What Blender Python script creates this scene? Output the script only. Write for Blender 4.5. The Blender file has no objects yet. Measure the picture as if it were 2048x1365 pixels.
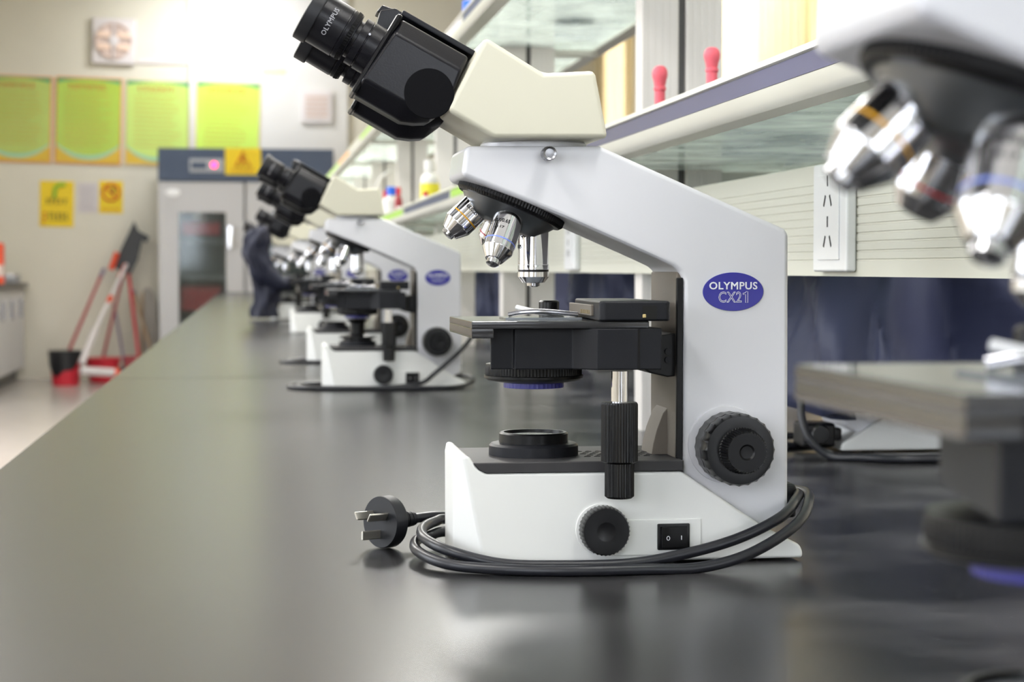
import bpy, bmesh, math, random
from mathutils import Vector, Matrix, noise

# ------------------------------------------------------------------ camera, world, lights, exposure
SC = bpy.context.scene
COL = SC.collection
F_PX, CAM_Z = 3744.0, 0.991
PITCH = math.atan(146.0 / F_PX)
YAW = math.atan(524.0 / F_PX * math.cos(PITCH))
cam_data = bpy.data.cameras.new('camera')
cam = bpy.data.objects.new('camera', cam_data)
COL.objects.link(cam)
cam_data.sensor_width = 36.0
cam_data.lens = F_PX * 36.0 / 2048.0
cam_data.clip_start = 0.02
cam_data.clip_end = 100
cam.location = (0, 0, CAM_Z)
cam.rotation_euler = (math.pi / 2 - PITCH, 0, -YAW)
cam_data.dof.use_dof = True
cam_data.dof.focus_distance = 1.235
cam_data.dof.aperture_fstop = 13.5
SC.camera = cam

SC.view_settings.view_transform = 'Standard'
SC.view_settings.look = 'None'
SC.view_settings.gamma = 1.0
SC.view_settings.use_curve_mapping = False
SC.view_settings.exposure = 0.35
SC.cycles.max_bounces = 8
SC.cycles.diffuse_bounces = 4
SC.cycles.glossy_bounces = 4
SC.cycles.transmission_bounces = 6
SC.cycles.transparent_max_bounces = 8
SC.cycles.sample_clamp_indirect = 6.0
SC.cycles.caustics_refractive = False
SC.cycles.caustics_reflective = False

world = bpy.data.worlds.new('World')
SC.world = world
world.use_nodes = True
_bg = world.node_tree.nodes['Background']
_bg.inputs[0].default_value = (0.90, 0.93, 1.0, 1)
_bg.inputs[1].default_value = 6.3

sun_d = bpy.data.lights.new('sun', 'SUN')
sun_d.energy = 4.2
sun_d.angle = math.radians(1.0)
sun_d.color = (1.0, 0.88, 0.68)
sun = bpy.data.objects.new('sun', sun_d)
COL.objects.link(sun)
sun.location = (12, 11, 8)
sun.rotation_euler = Vector((-1.0, 0.05, -0.55)).to_track_quat('-Z', 'Y').to_euler()

CEIL = 3.55
LAMPS = [(-1.6, 0.2), (0.9, 0.2), (-1.6, 3.8), (0.9, 3.8), (-1.6, 7.6), (0.9, 7.6), (-2.7, 10.0), (2.0, 10.0)]  # all unseen; the farthest pair is added to brighten the far wall
LAMP_W = 46.0
for _i, (_x, _y) in enumerate(LAMPS):
    _l = bpy.data.lights.new('ceiling_lamp_light', 'AREA')
    _l.shape = 'RECTANGLE'
    _l.size, _l.size_y = 0.5, 1.5
    _l.energy = LAMP_W * (1.0 if _y < 6 else 1.9)
    _l.color = (1.0, 0.985, 0.95)
    _o = bpy.data.objects.new('ceiling_lamp_light', _l)
    COL.objects.link(_o)
    _o.location = (_x, _y, CEIL - 0.10)
# wall-washer tube close to the far wall
_l = bpy.data.lights.new('wall_lamp_light', 'AREA')
_l.shape = 'RECTANGLE'
_l.size, _l.size_y = 0.9, 0.12
_l.energy = 24.0
_l.color = (0.96, 0.97, 1.0)
_o = bpy.data.objects.new('wall_lamp_light', _l)
COL.objects.link(_o)
_o.location = (-0.25, 16.30, CEIL - 0.11)
_o.rotation_euler = (math.radians(24), 0, 0)   # its reflector throws the light at the wall

# ------------------------------------------------------------------ helpers
R_ = Vector((math.cos(YAW), -math.sin(YAW), 0))
FW = Vector((math.sin(YAW) * math.cos(PITCH), math.cos(YAW) * math.cos(PITCH), -math.sin(PITCH)))
UP = R_.cross(FW)


def at(x, y, Y):
    """world point at depth Y along the bench (metres) for a measured photo coordinate"""
    d = FW + R_ * ((x - 1024) / F_PX) + UP * ((682.5 - y) / F_PX)
    d = d * (Y / d.y)
    return Vector((d.x, d.y, d.z + CAM_Z))


def S(r, g, b):
    def c(v):
        v /= 255.0
        return v / 12.92 if v <= 0.04045 else ((v + 0.055) / 1.055) ** 2.4
    return (c(r), c(g), c(b), 1)


MATS = {}


def mat(name, col, rough=0.5, metal=0.0, spec=0.5, coat=0.0, noise_amt=0.0, noise_scale=40.0, bump=0.0,
        bump_scale=300.0, emit=0.0, trans=0.0, ior=1.45, alpha=1.0, sss=0.0):
    m = bpy.data.materials.new(name)
    m.use_nodes = True
    nt = m.node_tree
    p = nt.nodes['Principled BSDF']
    p.inputs['Base Color'].default_value = col
    p.inputs['Roughness'].default_value = rough
    p.inputs['Metallic'].default_value = metal
    p.inputs['Specular IOR Level'].default_value = spec
    p.inputs['Coat Weight'].default_value = coat
    p.inputs['Coat Roughness'].default_value = 0.15
    p.inputs['Transmission Weight'].default_value = trans
    p.inputs['IOR'].default_value = ior
    p.inputs['Alpha'].default_value = alpha
    if emit:
        p.inputs['Emission Color'].default_value = col
        p.inputs['Emission Strength'].default_value = emit
    if noise_amt or bump:
        tc = nt.nodes.new('ShaderNodeTexCoord')
    if noise_amt:
        n = nt.nodes.new('ShaderNodeTexNoise')
        n.inputs['Scale'].default_value = noise_scale
        n.inputs['Detail'].default_value = 5
        nt.links.new(tc.outputs['Object'], n.inputs['Vector'])
        r = nt.nodes.new('ShaderNodeMapRange')
        r.inputs[1].default_value = 0.25
        r.inputs[2].default_value = 0.75
        r.inputs[3].default_value = 1.0 - noise_amt
        r.inputs[4].default_value = 1.0 + noise_amt
        nt.links.new(n.outputs['Fac'], r.inputs[0])
        mx = nt.nodes.new('ShaderNodeVectorMath')
        mx.operation = 'SCALE'
        mx.inputs[0].default_value = col[:3]
        nt.links.new(r.outputs[0], mx.inputs['Scale'])
        nt.links.new(mx.outputs[0], p.inputs['Base Color'])
    if bump:
        n2 = nt.nodes.new('ShaderNodeTexNoise')
        n2.inputs['Scale'].default_value = bump_scale
        n2.inputs['Detail'].default_value = 3
        nt.links.new(tc.outputs['Object'], n2.inputs['Vector'])
        b = nt.nodes.new('ShaderNodeBump')
        b.inputs['Strength'].default_value = bump
        b.inputs['Distance'].default_value = 0.001
        nt.links.new(n2.outputs['Fac'], b.inputs['Height'])
        nt.links.new(b.outputs[0], p.inputs['Normal'])
    MATS[name] = m
    return m


def link(o, parent=None):
    COL.objects.link(o)
    if parent is not None:
        o.parent = parent
    return o


def tag(o, label=None, cat=None, group=None, kind=None):
    if label:
        o['label'] = label
    if cat:
        o['category'] = cat
    if group:
        o['group'] = group
    if kind:
        o['kind'] = kind
    return o


def obj(name, bm, m, parent=None, angle=35.0, loc=None):
    """links a bmesh as ONE mesh object; bm may hold coordinates relative to its parent"""
    bmesh.ops.recalc_face_normals(bm, faces=bm.faces[:])
    me = bpy.data.meshes.new(name)
    bm.to_mesh(me)
    bm.free()
    for p in me.polygons:
        p.use_smooth = True
    me.set_sharp_from_angle(angle=math.radians(angle))
    me.materials.append(MATS[m] if isinstance(m, str) else m)
    o = bpy.data.objects.new(name, me)
    if loc is not None:
        o.location = loc
    w = o.modifiers.new('weighted_normals', 'WEIGHTED_NORMAL')
    w.keep_sharp = True
    return link(o, parent)


def same(name, o, parent, loc=(0, 0, 0), rot=(0, 0, 0)):
    """another object on the same mesh data"""
    c = o.copy()
    c.name = name
    c.location = loc
    c.rotation_euler = rot
    return link(c, parent)


def empty(name, loc=(0, 0, 0), rz=0.0):
    o = bpy.data.objects.new(name, None)
    o.empty_display_size = 0.05
    o.location = loc
    o.rotation_euler = (0, 0, rz)
    return link(o)


def copy_tree(o, parent=None):
    c = o.copy()
    COL.objects.link(c)
    c.parent = parent
    for ch in list(o.children):
        copy_tree(ch, c)
    return c


def bev(bm, off, seg=2, ang=25.0):
    if off <= 0:
        return bm
    bmesh.ops.recalc_face_normals(bm, faces=bm.faces[:])
    ed = [e for e in bm.edges if len(e.link_faces) == 2 and e.calc_face_angle(0) > math.radians(ang)]
    bmesh.ops.bevel(bm, geom=ed, offset=off, segments=seg, affect='EDGES', profile=0.5, clamp_overlap=True)
    return bm


def box(x0, x1, y0, y1, z0, z1, b=0.0, seg=2, bm=None):
    new = bm is None
    bm = bm or bmesh.new()
    vs = [bm.verts.new((x, y, z)) for x in (x0, x1) for y in (y0, y1) for z in (z0, z1)]
    for f in ((0, 1, 3, 2), (4, 6, 7, 5), (0, 4, 5, 1), (2, 3, 7, 6), (0, 2, 6, 4), (1, 5, 7, 3)):
        bm.faces.new([vs[i] for i in f])
    if new and b:
        bev(bm, b, seg)
    return bm


def prism(poly, y0, y1, b=0.0, seg=2, bm=None):
    """polygon in (x, z) extruded along y"""
    new = bm is None
    bm = bm or bmesh.new()
    a = [bm.verts.new((x, y0, z)) for x, z in poly]
    c = [bm.verts.new((x, y1, z)) for x, z in poly]
    n = len(poly)
    bm.faces.new(a)
    bm.faces.new(c[::-1])
    for i in range(n):
        bm.faces.new((a[i], a[(i + 1) % n], c[(i + 1) % n], c[i]))
    if new and b:
        bev(bm, b, seg)
    return bm


def prism_z(poly, z0, z1, b=0.0, seg=2, bm=None):
    """polygon in (x, y) extruded along z"""
    new = bm is None
    bm = bm or bmesh.new()
    a = [bm.verts.new((x, y, z0)) for x, y in poly]
    c = [bm.verts.new((x, y, z1)) for x, y in poly]
    n = len(poly)
    bm.faces.new(a)
    bm.faces.new(c[::-1])
    for i in range(n):
        bm.faces.new((a[i], a[(i + 1) % n], c[(i + 1) % n], c[i]))
    if new and b:
        bev(bm, b, seg)
    return bm


def fr(origin, zdir, xhint=(1, 0, 0)):
    z = Vector(zdir).normalized()
    x = Vector(xhint)
    x = (x - z * x.dot(z)).normalized()
    y = z.cross(x)
    m = Matrix((x, y, z)).transposed().to_4x4()
    m.translation = Vector(origin)
    return m


def lathe(prof, seg=48, M=None, bm=None):
    """prof entries (r, h) or (r, h, amplitude, count) for a fluted ring"""
    bm = bm or bmesh.new()
    rings = []
    for e in prof:
        r, h = e[0], e[1]
        if r < 1e-6:
            rings.append([bm.verts.new((0, 0, h))])
            continue
        amp, cnt = (e[2], e[3]) if len(e) > 2 else (0, 1)
        ring = []
        for k in range(seg):
            t = 2 * math.pi * k / seg
            rr = r
            if amp:
                rr = r - amp * (0.5 - 0.5 * math.cos(cnt * t)) ** 0.6
            ring.append(bm.verts.new((rr * math.cos(t), rr * math.sin(t), h)))
        rings.append(ring)
    for a, b in zip(rings, rings[1:]):
        if len(a) == 1 and len(b) == 1:
            continue
        if len(a) == 1:
            for k in range(seg):
                bm.faces.new((a[0], b[k], b[(k + 1) % seg]))
        elif len(b) == 1:
            for k in range(seg):
                bm.faces.new((a[k], a[(k + 1) % seg], b[0]))
        else:
            for k in range(seg):
                bm.faces.new((a[k], a[(k + 1) % seg], b[(k + 1) % seg], b[k]))
    if len(rings[0]) > 1:
        bm.faces.new(rings[0][::-1])
    if len(rings[-1]) > 1:
        bm.faces.new(rings[-1])
    if M is not None:
        bmesh.ops.transform(bm, matrix=M, verts=bm.verts[:])
    return bm


def smooth_path(pts, n=8, closed=False):
    pts = [Vector(p) for p in pts]
    out = []
    m = len(pts)
    rng = range(m if closed else m - 1)
    for i in rng:
        p1, p2 = pts[i], pts[(i + 1) % m]
        p0 = pts[i - 1] if (i > 0 or closed) else p1 * 2 - p2
        p3 = pts[(i + 2) % m] if (i + 2 < m or closed) else p2 * 2 - p1
        for k in range(n):
            t = k / n
            out.append(0.5 * ((2 * p1) + (p2 - p0) * t + (2 * p0 - 5 * p1 + 4 * p2 - p3) * t * t
                              + (3 * p1 - p0 - 3 * p2 + p3) * t * t * t))
    if not closed:
        out.append(pts[-1])
    return out


def tube(path, r, seg=10, bm=None, closed=False):
    bm = bm or bmesh.new()
    n = len(path)
    rs = r if isinstance(r, (list, tuple)) else [r] * n
    rings = []
    ref = None
    for i, p in enumerate(path):
        if closed:
            t = (path[(i + 1) % n] - path[i - 1]).normalized()
        else:
            t = (path[min(i + 1, n - 1)] - path[max(i - 1, 0)]).normalized()
        if ref is None:
            ref = Vector((0, 0, 1)) if abs(t.z) < 0.9 else Vector((1, 0, 0))
        ref = (ref - t * ref.dot(t)).normalized()
        b = t.cross(ref)
        rings.append([bm.verts.new(p + (ref * math.cos(2 * math.pi * k / seg) + b * math.sin(2 * math.pi * k / seg)) * rs[i])
                      for k in range(seg)])
    for i in range(n if closed else n - 1):
        a, b = rings[i], rings[(i + 1) % n]
        for k in range(seg):
            bm.faces.new((a[k], a[(k + 1) % seg], b[(k + 1) % seg], b[k]))
    if not closed:
        bm.faces.new(rings[0][::-1])
        bm.faces.new(rings[-1])
    return bm


def rod(a, b, r, seg=12, bm=None):
    return tube([Vector(a), Vector(b)], r, seg, bm)


def text_bm(s, size, bold=0.0, outline=0.0, width=None):
    """flat lettering in the xy plane, centred; outline > 0 gives open letters"""
    c = bpy.data.curves.new('lettering', 'FONT')
    c.body = s
    c.size = size
    c.align_x = 'CENTER'
    c.align_y = 'CENTER'
    c.resolution_u = 3
    c.space_character = 1.08
    if outline:
        c.fill_mode = 'NONE'
        c.bevel_depth = outline
        c.bevel_resolution = 0
    else:
        c.bevel_depth = bold
        c.bevel_resolution = 0
    o = bpy.data.objects.new('lettering', c)
    COL.objects.link(o)
    dg = bpy.context.evaluated_depsgraph_get()
    me = o.evaluated_get(dg).to_mesh()
    bm = bmesh.new()
    bm.from_mesh(me)
    o.evaluated_get(dg).to_mesh_clear()
    bpy.data.objects.remove(o)
    bpy.data.curves.remove(c)
    bmesh.ops.triangulate(bm, faces=bm.faces[:])
    xs = [v.co.x for v in bm.verts]
    ys = [v.co.y for v in bm.verts]
    cx, cy = (max(xs) + min(xs)) / 2, (max(ys) + min(ys)) / 2
    k = (width / (max(xs) - min(xs))) if width else 1.0
    for v in bm.verts:
        v.co.x = (v.co.x - cx) * k
        v.co.y -= cy
    return bm


def wrap(bm, r, M, h0=0.0):
    """lay flat lettering round a cylinder of radius r: text x runs round it, text y along its axis"""
    for v in bm.verts:
        a = v.co.x / r
        rr = r + v.co.z
        v.co = M @ Vector((rr * math.cos(a), rr * math.sin(a), h0 + v.co.y))
    return bm


def put(bm, M):
    bmesh.ops.transform(bm, matrix=M, verts=bm.verts[:])
    return bm


# ------------------------------------------------------------------ materials
mat('white_paint', S(219, 219, 224), 0.32, coat=0.25)
mat('base_white', S(236, 237, 235), 0.38, coat=0.15)
mat('cream_paint', S(208, 205, 187), 0.42)
mat('black_satin', S(20, 20, 25), 0.28, spec=0.28, bump=0.06, bump_scale=900)
mat('black_plastic', S(15, 15, 17), 0.34, spec=0.26)
mat('black_knob', S(14, 14, 16), 0.28, spec=0.35)
mat('black_matte', S(15, 15, 18), 0.75, spec=0.1)
mat('cloth_navy_dimmed', S(33, 36, 52), 0.6, spec=0.3, bump=0.25, bump_scale=120)  # navy cloth again, shade mixed into its colour to offset stronger far light
mat('black_grey', S(27, 28, 33), 0.42, spec=0.26, bump=0.05, bump_scale=1200)
mat('deck_grey', S(54, 53, 55), 0.55, noise_amt=0.12, noise_scale=60)
mat('stage_black', S(44, 44, 46), 0.10, spec=0.6)
mat('inner_grey', S(112, 104, 94), 0.6, bump=0.1, bump_scale=800)
mat('chrome', (0.66, 0.66, 0.69, 1), 0.10, metal=1.0)
mat('steel', (0.42, 0.42, 0.45, 1), 0.22, metal=1.0)
mat('screw_metal', (0.30, 0.30, 0.32, 1), 0.34, metal=1.0)
mat('fan_peach', S(250, 222, 202), 0.4)
mat('dark_metal', (0.16, 0.17, 0.18, 1), 0.28, metal=0.9)
mat('brass', S(190, 170, 120), 0.3, metal=0.8)
mat('badge_blue', S(40, 38, 150), 0.3, coat=0.2)
mat('filter_blue', S(52, 52, 140), 0.35)
mat('print_white', S(232, 232, 238), 0.5)
mat('print_grey', S(150, 150, 156), 0.5)
mat('print_black', S(28, 28, 32), 0.5)
mat('band_yellow', S(232, 170, 40), 0.35)
mat('band_blue', S(120, 140, 220), 0.35)
mat('band_red', S(200, 60, 70), 0.35)
mat('band_white', S(235, 235, 235), 0.35)
mat('lens_glass', S(120, 125, 130), 0.12, spec=0.8)
mat('rubber', S(30, 31, 35), 0.45, spec=0.4)
mat('cable', S(34, 35, 41), 0.35, spec=0.5)
mat('pin_metal', S(190, 186, 176), 0.28, metal=0.9)
mat('wall', S(224, 220, 205), 0.7, noise_amt=0.02, noise_scale=3)
mat('wall_column', S(224, 223, 220), 0.6)
mat('ceiling', S(235, 235, 232), 0.8)
mat('floor', S(186, 178, 172), 0.22, noise_amt=0.05, noise_scale=6)
mat('aluminium', S(206, 204, 196), 0.38, spec=0.5)
mat('post_grey', S(226, 221, 217), 0.42, spec=0.5)
mat('groove_dark', S(92, 90, 90), 0.6)
mat('rail_cream', S(216, 215, 204), 0.35, coat=0.2)
mat('raceway', S(214, 213, 200), 0.42)
mat('strip_blue', S(92, 92, 128), 0.30, spec=0.6, coat=0.3)
mat('strip_green', S(160, 205, 80), 0.4)
mat('strip_navy', S(70, 80, 105), 0.4)
mat('strip_orange', S(225, 150, 80), 0.4)
mat('socket_white', S(240, 241, 242), 0.28, coat=0.3)
mat('hole_dark', S(18, 18, 18), 0.8)
mat('cabinet_white', S(214, 214, 214), 0.4)
mat('stone_dark', S(70, 66, 64), 0.35, noise_amt=0.35, noise_scale=25)
mat('fridge_grey', S(196, 196, 198), 0.4)
mat('fridge_navy', S(66, 80, 104), 0.45)
mat('fridge_inside', S(128, 134, 134), 0.6)
mat('panel_silver', S(168, 172, 178), 0.4)
mat('led_pink', S(255, 50, 120), 0.4, emit=4.0)
mat('poster_frame', S(226, 150, 70), 0.5)
mat('poster_frame_pale', S(226, 206, 170), 0.5)
mat('poster_gold', S(222, 186, 60), 0.5)
mat('poster_sky', S(160, 212, 180), 0.5)
mat('poster_teal', S(60, 160, 110), 0.5)
mat('poster_print', S(196, 150, 40), 0.6)
mat('poster_red', S(196, 70, 30), 0.6)
mat('sign_yellow', S(240, 208, 24), 0.5)
mat('sign_black', S(60, 50, 30), 0.6)
mat('sign_red', S(205, 90, 30), 0.6)
mat('sign_green', S(130, 190, 60), 0.6)
mat('paper_white', S(214, 208, 210), 0.7)
mat('fan_white', S(226, 220, 220), 0.4)
mat('fan_pink', S(216, 196, 186), 0.5)
mat('red_plastic', S(206, 46, 62), 0.35)
mat('dark_red', S(166, 60, 66), 0.4)
mat('orange_plastic', S(232, 84, 50), 0.4)
mat('grey_purple', S(140, 130, 150), 0.5)
mat('wood', S(176, 152, 122), 0.6, noise_amt=0.15, noise_scale=30)
mat('board_grey', S(168, 164, 156), 0.5)
mat('bag_black', S(30, 31, 34), 0.35)
mat('cloth_navy', S(58, 62, 88), 0.46, spec=0.35, bump=0.25, bump_scale=500)
mat('bulb_pink', S(246, 108, 124), 0.45)
mat('bottle_white', S(228, 226, 222), 0.35)
mat('cap_blue', S(40, 110, 235), 0.4)
mat('label_yellow', S(238, 226, 60), 0.5)
mat('cap_red', S(214, 50, 60), 0.4)
mat('curtain_plain', S(226, 214, 184), 0.8)


def glass_mat(name, tint, rough, keep):
    """sheet glass: mostly see-through with dust and a surface reflection"""
    m = bpy.data.materials.new(name)
    m.use_nodes = True
    nt = m.node_tree
    nt.nodes.clear()
    out = nt.nodes.new('ShaderNodeOutputMaterial')
    tr = nt.nodes.new('ShaderNodeBsdfTransparent')
    tr.inputs[0].default_value = tint
    gl = nt.nodes.new('ShaderNodeBsdfGlossy')
    gl.inputs['Roughness'].default_value = rough
    gl.inputs[0].default_value = (0.9, 0.93, 0.93, 1)
    df = nt.nodes.new('ShaderNodeBsdfTranslucent')
    df.inputs[0].default_value = S(222, 228, 224)
    fz = nt.nodes.new('ShaderNodeFresnel')
    fz.inputs[0].default_value = 1.5
    m1 = nt.nodes.new('ShaderNodeMixShader')
    m2 = nt.nodes.new('ShaderNodeMixShader')
    tc = nt.nodes.new('ShaderNodeTexCoord')
    n = nt.nodes.new('ShaderNodeTexNoise')
    n.inputs['Scale'].default_value = 14
    n.inputs['Detail'].default_value = 8
    nt.links.new(tc.outputs['Object'], n.inputs['Vector'])
    r = nt.nodes.new('ShaderNodeMapRange')
    r.inputs[1].default_value = 0.35
    r.inputs[2].default_value = 0.75
    r.inputs[3].default_value = keep * 0.5
    r.inputs[4].default_value = keep * 1.6
    nt.links.new(n.outputs['Fac'], r.inputs[0])
    nt.links.new(r.outputs[0], m1.inputs[0])
    nt.links.new(fz.outputs[0], m2.inputs[0])
    nt.links.new(tr.outputs[0], m2.inputs[1])
    nt.links.new(gl.outputs[0], m2.inputs[2])
    nt.links.new(m2.outputs[0], m1.inputs[1])
    nt.links.new(df.outputs[0], m1.inputs[2])
    nt.links.new(m1.outputs[0], out.inputs[0])
    MATS[name] = m
    return m


glass_mat('shelf_glass', (0.86, 0.92, 0.90, 1), 0.08, 0.40)  # the dust veil is thickened to stand in for pale reflections too
glass_mat('door_glass', (0.80, 0.84, 0.84, 1), 0.06, 0.10)
glass_mat('window_glass', (0.97, 0.98, 0.98, 1), 0.02, 0.02)


def curtain_mat():
    m = bpy.data.materials.new('curtain_backlit')
    m.use_nodes = True
    nt = m.node_tree
    nt.nodes.clear()
    out = nt.nodes.new('ShaderNodeOutputMaterial')
    t = nt.nodes.new('ShaderNodeBsdfTranslucent')
    t.inputs[0].default_value = S(250, 238, 206)
    d = nt.nodes.new('ShaderNodeBsdfDiffuse')
    d.inputs[0].default_value = S(240, 228, 198)
    mx = nt.nodes.new('ShaderNodeMixShader')
    mx.inputs[0].default_value = 0.45
    nt.links.new(t.outputs[0], mx.inputs[1])
    nt.links.new(d.outputs[0], mx.inputs[2])
    nt.links.new(mx.outputs[0], out.inputs[0])
    MATS['curtain_backlit'] = m


curtain_mat()


def bench_mat():
    """black resin worktop: satin gloss, wiped smears, dust specks"""
    m = bpy.data.materials.new('bench_black')
    m.use_nodes = True
    nt = m.node_tree
    p = nt.nodes['Principled BSDF']
    tc = nt.nodes.new('ShaderNodeTexCoord')
    mp = nt.nodes.new('ShaderNodeMapping')
    mp.inputs['Scale'].default_value = (1.2, 1.8, 1.0)
    nt.links.new(tc.outputs['Object'], mp.inputs['Vector'])
    n1 = nt.nodes.new('ShaderNodeTexNoise')
    n1.inputs['Scale'].default_value = 6
    n1.inputs['Detail'].default_value = 9
    n1.inputs['Distortion'].default_value = 0.15
    nt.links.new(mp.outputs[0], n1.inputs['Vector'])
    r1 = nt.nodes.new('ShaderNodeMapRange')
    r1.inputs[1].default_value = 0.46
    r1.inputs[2].default_value = 0.80
    r1.inputs[3].default_value = 0.0
    r1.inputs[4].default_value = 1.0
    nt.links.new(n1.outputs['Fac'], r1.inputs[0])
    # dirtier towards the shelf side of the bench, where nobody wipes
    sx = nt.nodes.new('ShaderNodeSeparateXYZ')
    nt.links.new(tc.outputs['Object'], sx.inputs[0])
    rx = nt.nodes.new('ShaderNodeMapRange')
    rx.inputs[1].default_value = 0.16
    rx.inputs[2].default_value = 0.34
    rx.inputs[3].default_value = 0.05
    rx.inputs[4].default_value = 1.0
    nt.links.new(sx.outputs[0], rx.inputs[0])
    mu = nt.nodes.new('ShaderNodeMath')
    mu.operation = 'MULTIPLY'
    nt.links.new(r1.outputs[0], mu.inputs[0])
    nt.links.new(rx.outputs[0], mu.inputs[1])
    n2 = nt.nodes.new('ShaderNodeTexNoise')
    n2.inputs['Scale'].default_value = 300
    n2.inputs['Detail'].default_value = 2
    nt.links.new(tc.outputs['Object'], n2.inputs['Vector'])
    r2 = nt.nodes.new('ShaderNodeMapRange')
    r2.inputs[1].default_value = 0.66
    r2.inputs[2].default_value = 0.80
    r2.inputs[3].default_value = 0.0
    r2.inputs[4].default_value = 0.9
    nt.links.new(n2.outputs['Fac'], r2.inputs[0])
    mu2 = nt.nodes.new('ShaderNodeMath')
    mu2.operation = 'MULTIPLY_ADD'
    mu2.inputs[1].default_value = 0.8
    nt.links.new(mu.outputs[0], mu2.inputs[0])
    ms = nt.nodes.new('ShaderNodeMath')
    ms.operation = 'MULTIPLY'
    nt.links.new(r2.outputs[0], ms.inputs[0])
    nt.links.new(rx.outputs[0], ms.inputs[1])
    nt.links.new(ms.outputs[0], mu2.inputs[2])
    mix = nt.nodes.new('ShaderNodeMix')
    mix.data_type = 'RGBA'
    mix.inputs['A'].default_value = (0.012, 0.012, 0.013, 1)
    mix.inputs['B'].default_value = (0.150, 0.146, 0.155, 1)
    nt.links.new(mu2.outputs[0], mix.inputs['Factor'])
    nt.links.new(mix.outputs['Result'], p.inputs['Base Color'])
    p.inputs['Roughness'].default_value = 0.25
    p.inputs['Specular IOR Level'].default_value = 0.5
    n3 = nt.nodes.new('ShaderNodeTexNoise')
    n3.inputs['Scale'].default_value = 900
    nt.links.new(tc.outputs['Object'], n3.inputs['Vector'])
    b = nt.nodes.new('ShaderNodeBump')
    b.inputs['Strength'].default_value = 0.025
    b.inputs['Distance'].default_value = 0.0005
    nt.links.new(n3.outputs['Fac'], b.inputs['Height'])
    nt.links.new(b.outputs[0], p.inputs['Normal'])
    MATS['bench_black'] = m


bench_mat()


def poster_mat(name, c0, c1):
    m = bpy.data.materials.new(name)
    m.use_nodes = True
    nt = m.node_tree
    p = nt.nodes['Principled BSDF']
    p.inputs['Roughness'].default_value = 0.3
    tc = nt.nodes.new('ShaderNodeTexCoord')
    n = nt.nodes.new('ShaderNodeTexNoise')
    n.inputs['Scale'].default_value = 3.0
    nt.links.new(tc.outputs['Object'], n.inputs['Vector'])
    mix = nt.nodes.new('ShaderNodeMix')
    mix.data_type = 'RGBA'
    mix.inputs['A'].default_value = c0
    mix.inputs['B'].default_value = c1
    nt.links.new(n.outputs['Fac'], mix.inputs['Factor'])
    nt.links.new(mix.outputs['Result'], p.inputs['Base Color'])
    MATS[name] = m


poster_mat('poster_green_a', S(170, 192, 66), S(184, 202, 92))
poster_mat('poster_green_b', S(164, 208, 48), S(186, 200, 62))
poster_mat('poster_green_c', S(190, 214, 104), S(196, 226, 110))
poster_mat('poster_green_d', S(196, 240, 88), S(204, 226, 86))

# ------------------------------------------------------------------ the room
ZT = 0.795            # bench top
XL, XR = -3.6, 2.9    # side walls
YB, YW = -3.4, 17.2   # wall behind the camera, far wall


def struct(name, bm, m, parent=None):
    o = obj(name, bm, m, parent)
    if parent is None:
        o['kind'] = 'structure'
    return o


struct('floor', box(XL - .2, XR + .2, YB - .2, YW + .2, -0.1, 0.0), 'floor')
struct('ceiling', box(XL - .2, XR + .2, YB - .2, YW + .2, CEIL, CEIL + 0.1), 'ceiling')
struct('wall_back', box(XL - .2, XR + .2, YW, YW + 0.2, 0, CEIL), 'wall')
struct('trim_1', box(-0.53, 0.89, YW - 0.05, YW, 0, CEIL, 0.004), 'wall_column')


def wall_with_openings(name, axis, c0, c1, lo, hi, wins, m):
    """a wall slab with rectangular openings; wins = (a0, a1, z0, z1) along the wall"""
    bm = bmesh.new()

    def put_box(a0, a1, z0, z1):
        if a1 - a0 < 1e-4 or z1 - z0 < 1e-4:
            return
        if axis == 'y':
            box(c0, c1, a0, a1, z0, z1, bm=bm)
        else:
            box(a0, a1, c0, c1, z0, z1, bm=bm)
    p = lo
    for a0, a1, z0, z1 in wins:
        put_box(p, a0, 0, CEIL)
        put_box(a0, a1, 0, z0)
        put_box(a0, a1, z1, CEIL)
        p = a1
    put_box(p, hi, 0, CEIL)
    return struct(name, bm, m)


RWIN = [(5.2, 6.8, 0.95, 3.1), (7.4, 9.0, 0.95, 3.1), (10.05, 11.5, 0.95, 3.1), (13.75, 14.6, 0.95, 3.1)]
LWIN = [(-2.4, 0.2, 0.95, 3.0), (1.4, 4.0, 0.95, 3.0), (5.2, 7.8, 0.95, 3.0), (9.0, 11.6, 0.95, 3.0), (12.6, 15.2, 0.95, 3.0)]  # the two farthest are unseen, added to brighten the far wall
BWIN = [(-3.0, -0.9, 0.95, 3.0), (0.2, 2.3, 0.95, 3.0)]
wall_with_openings('wall_right', 'y', XR, XR + 0.2, YB, YW, RWIN, 'wall')
wall_with_openings('wall_left', 'y', XL - 0.2, XL, YB, YW, LWIN, 'wall')
wall_with_openings('wall_front', 'x', YB - 0.2, YB, XL, XR, BWIN, 'wall')


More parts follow.
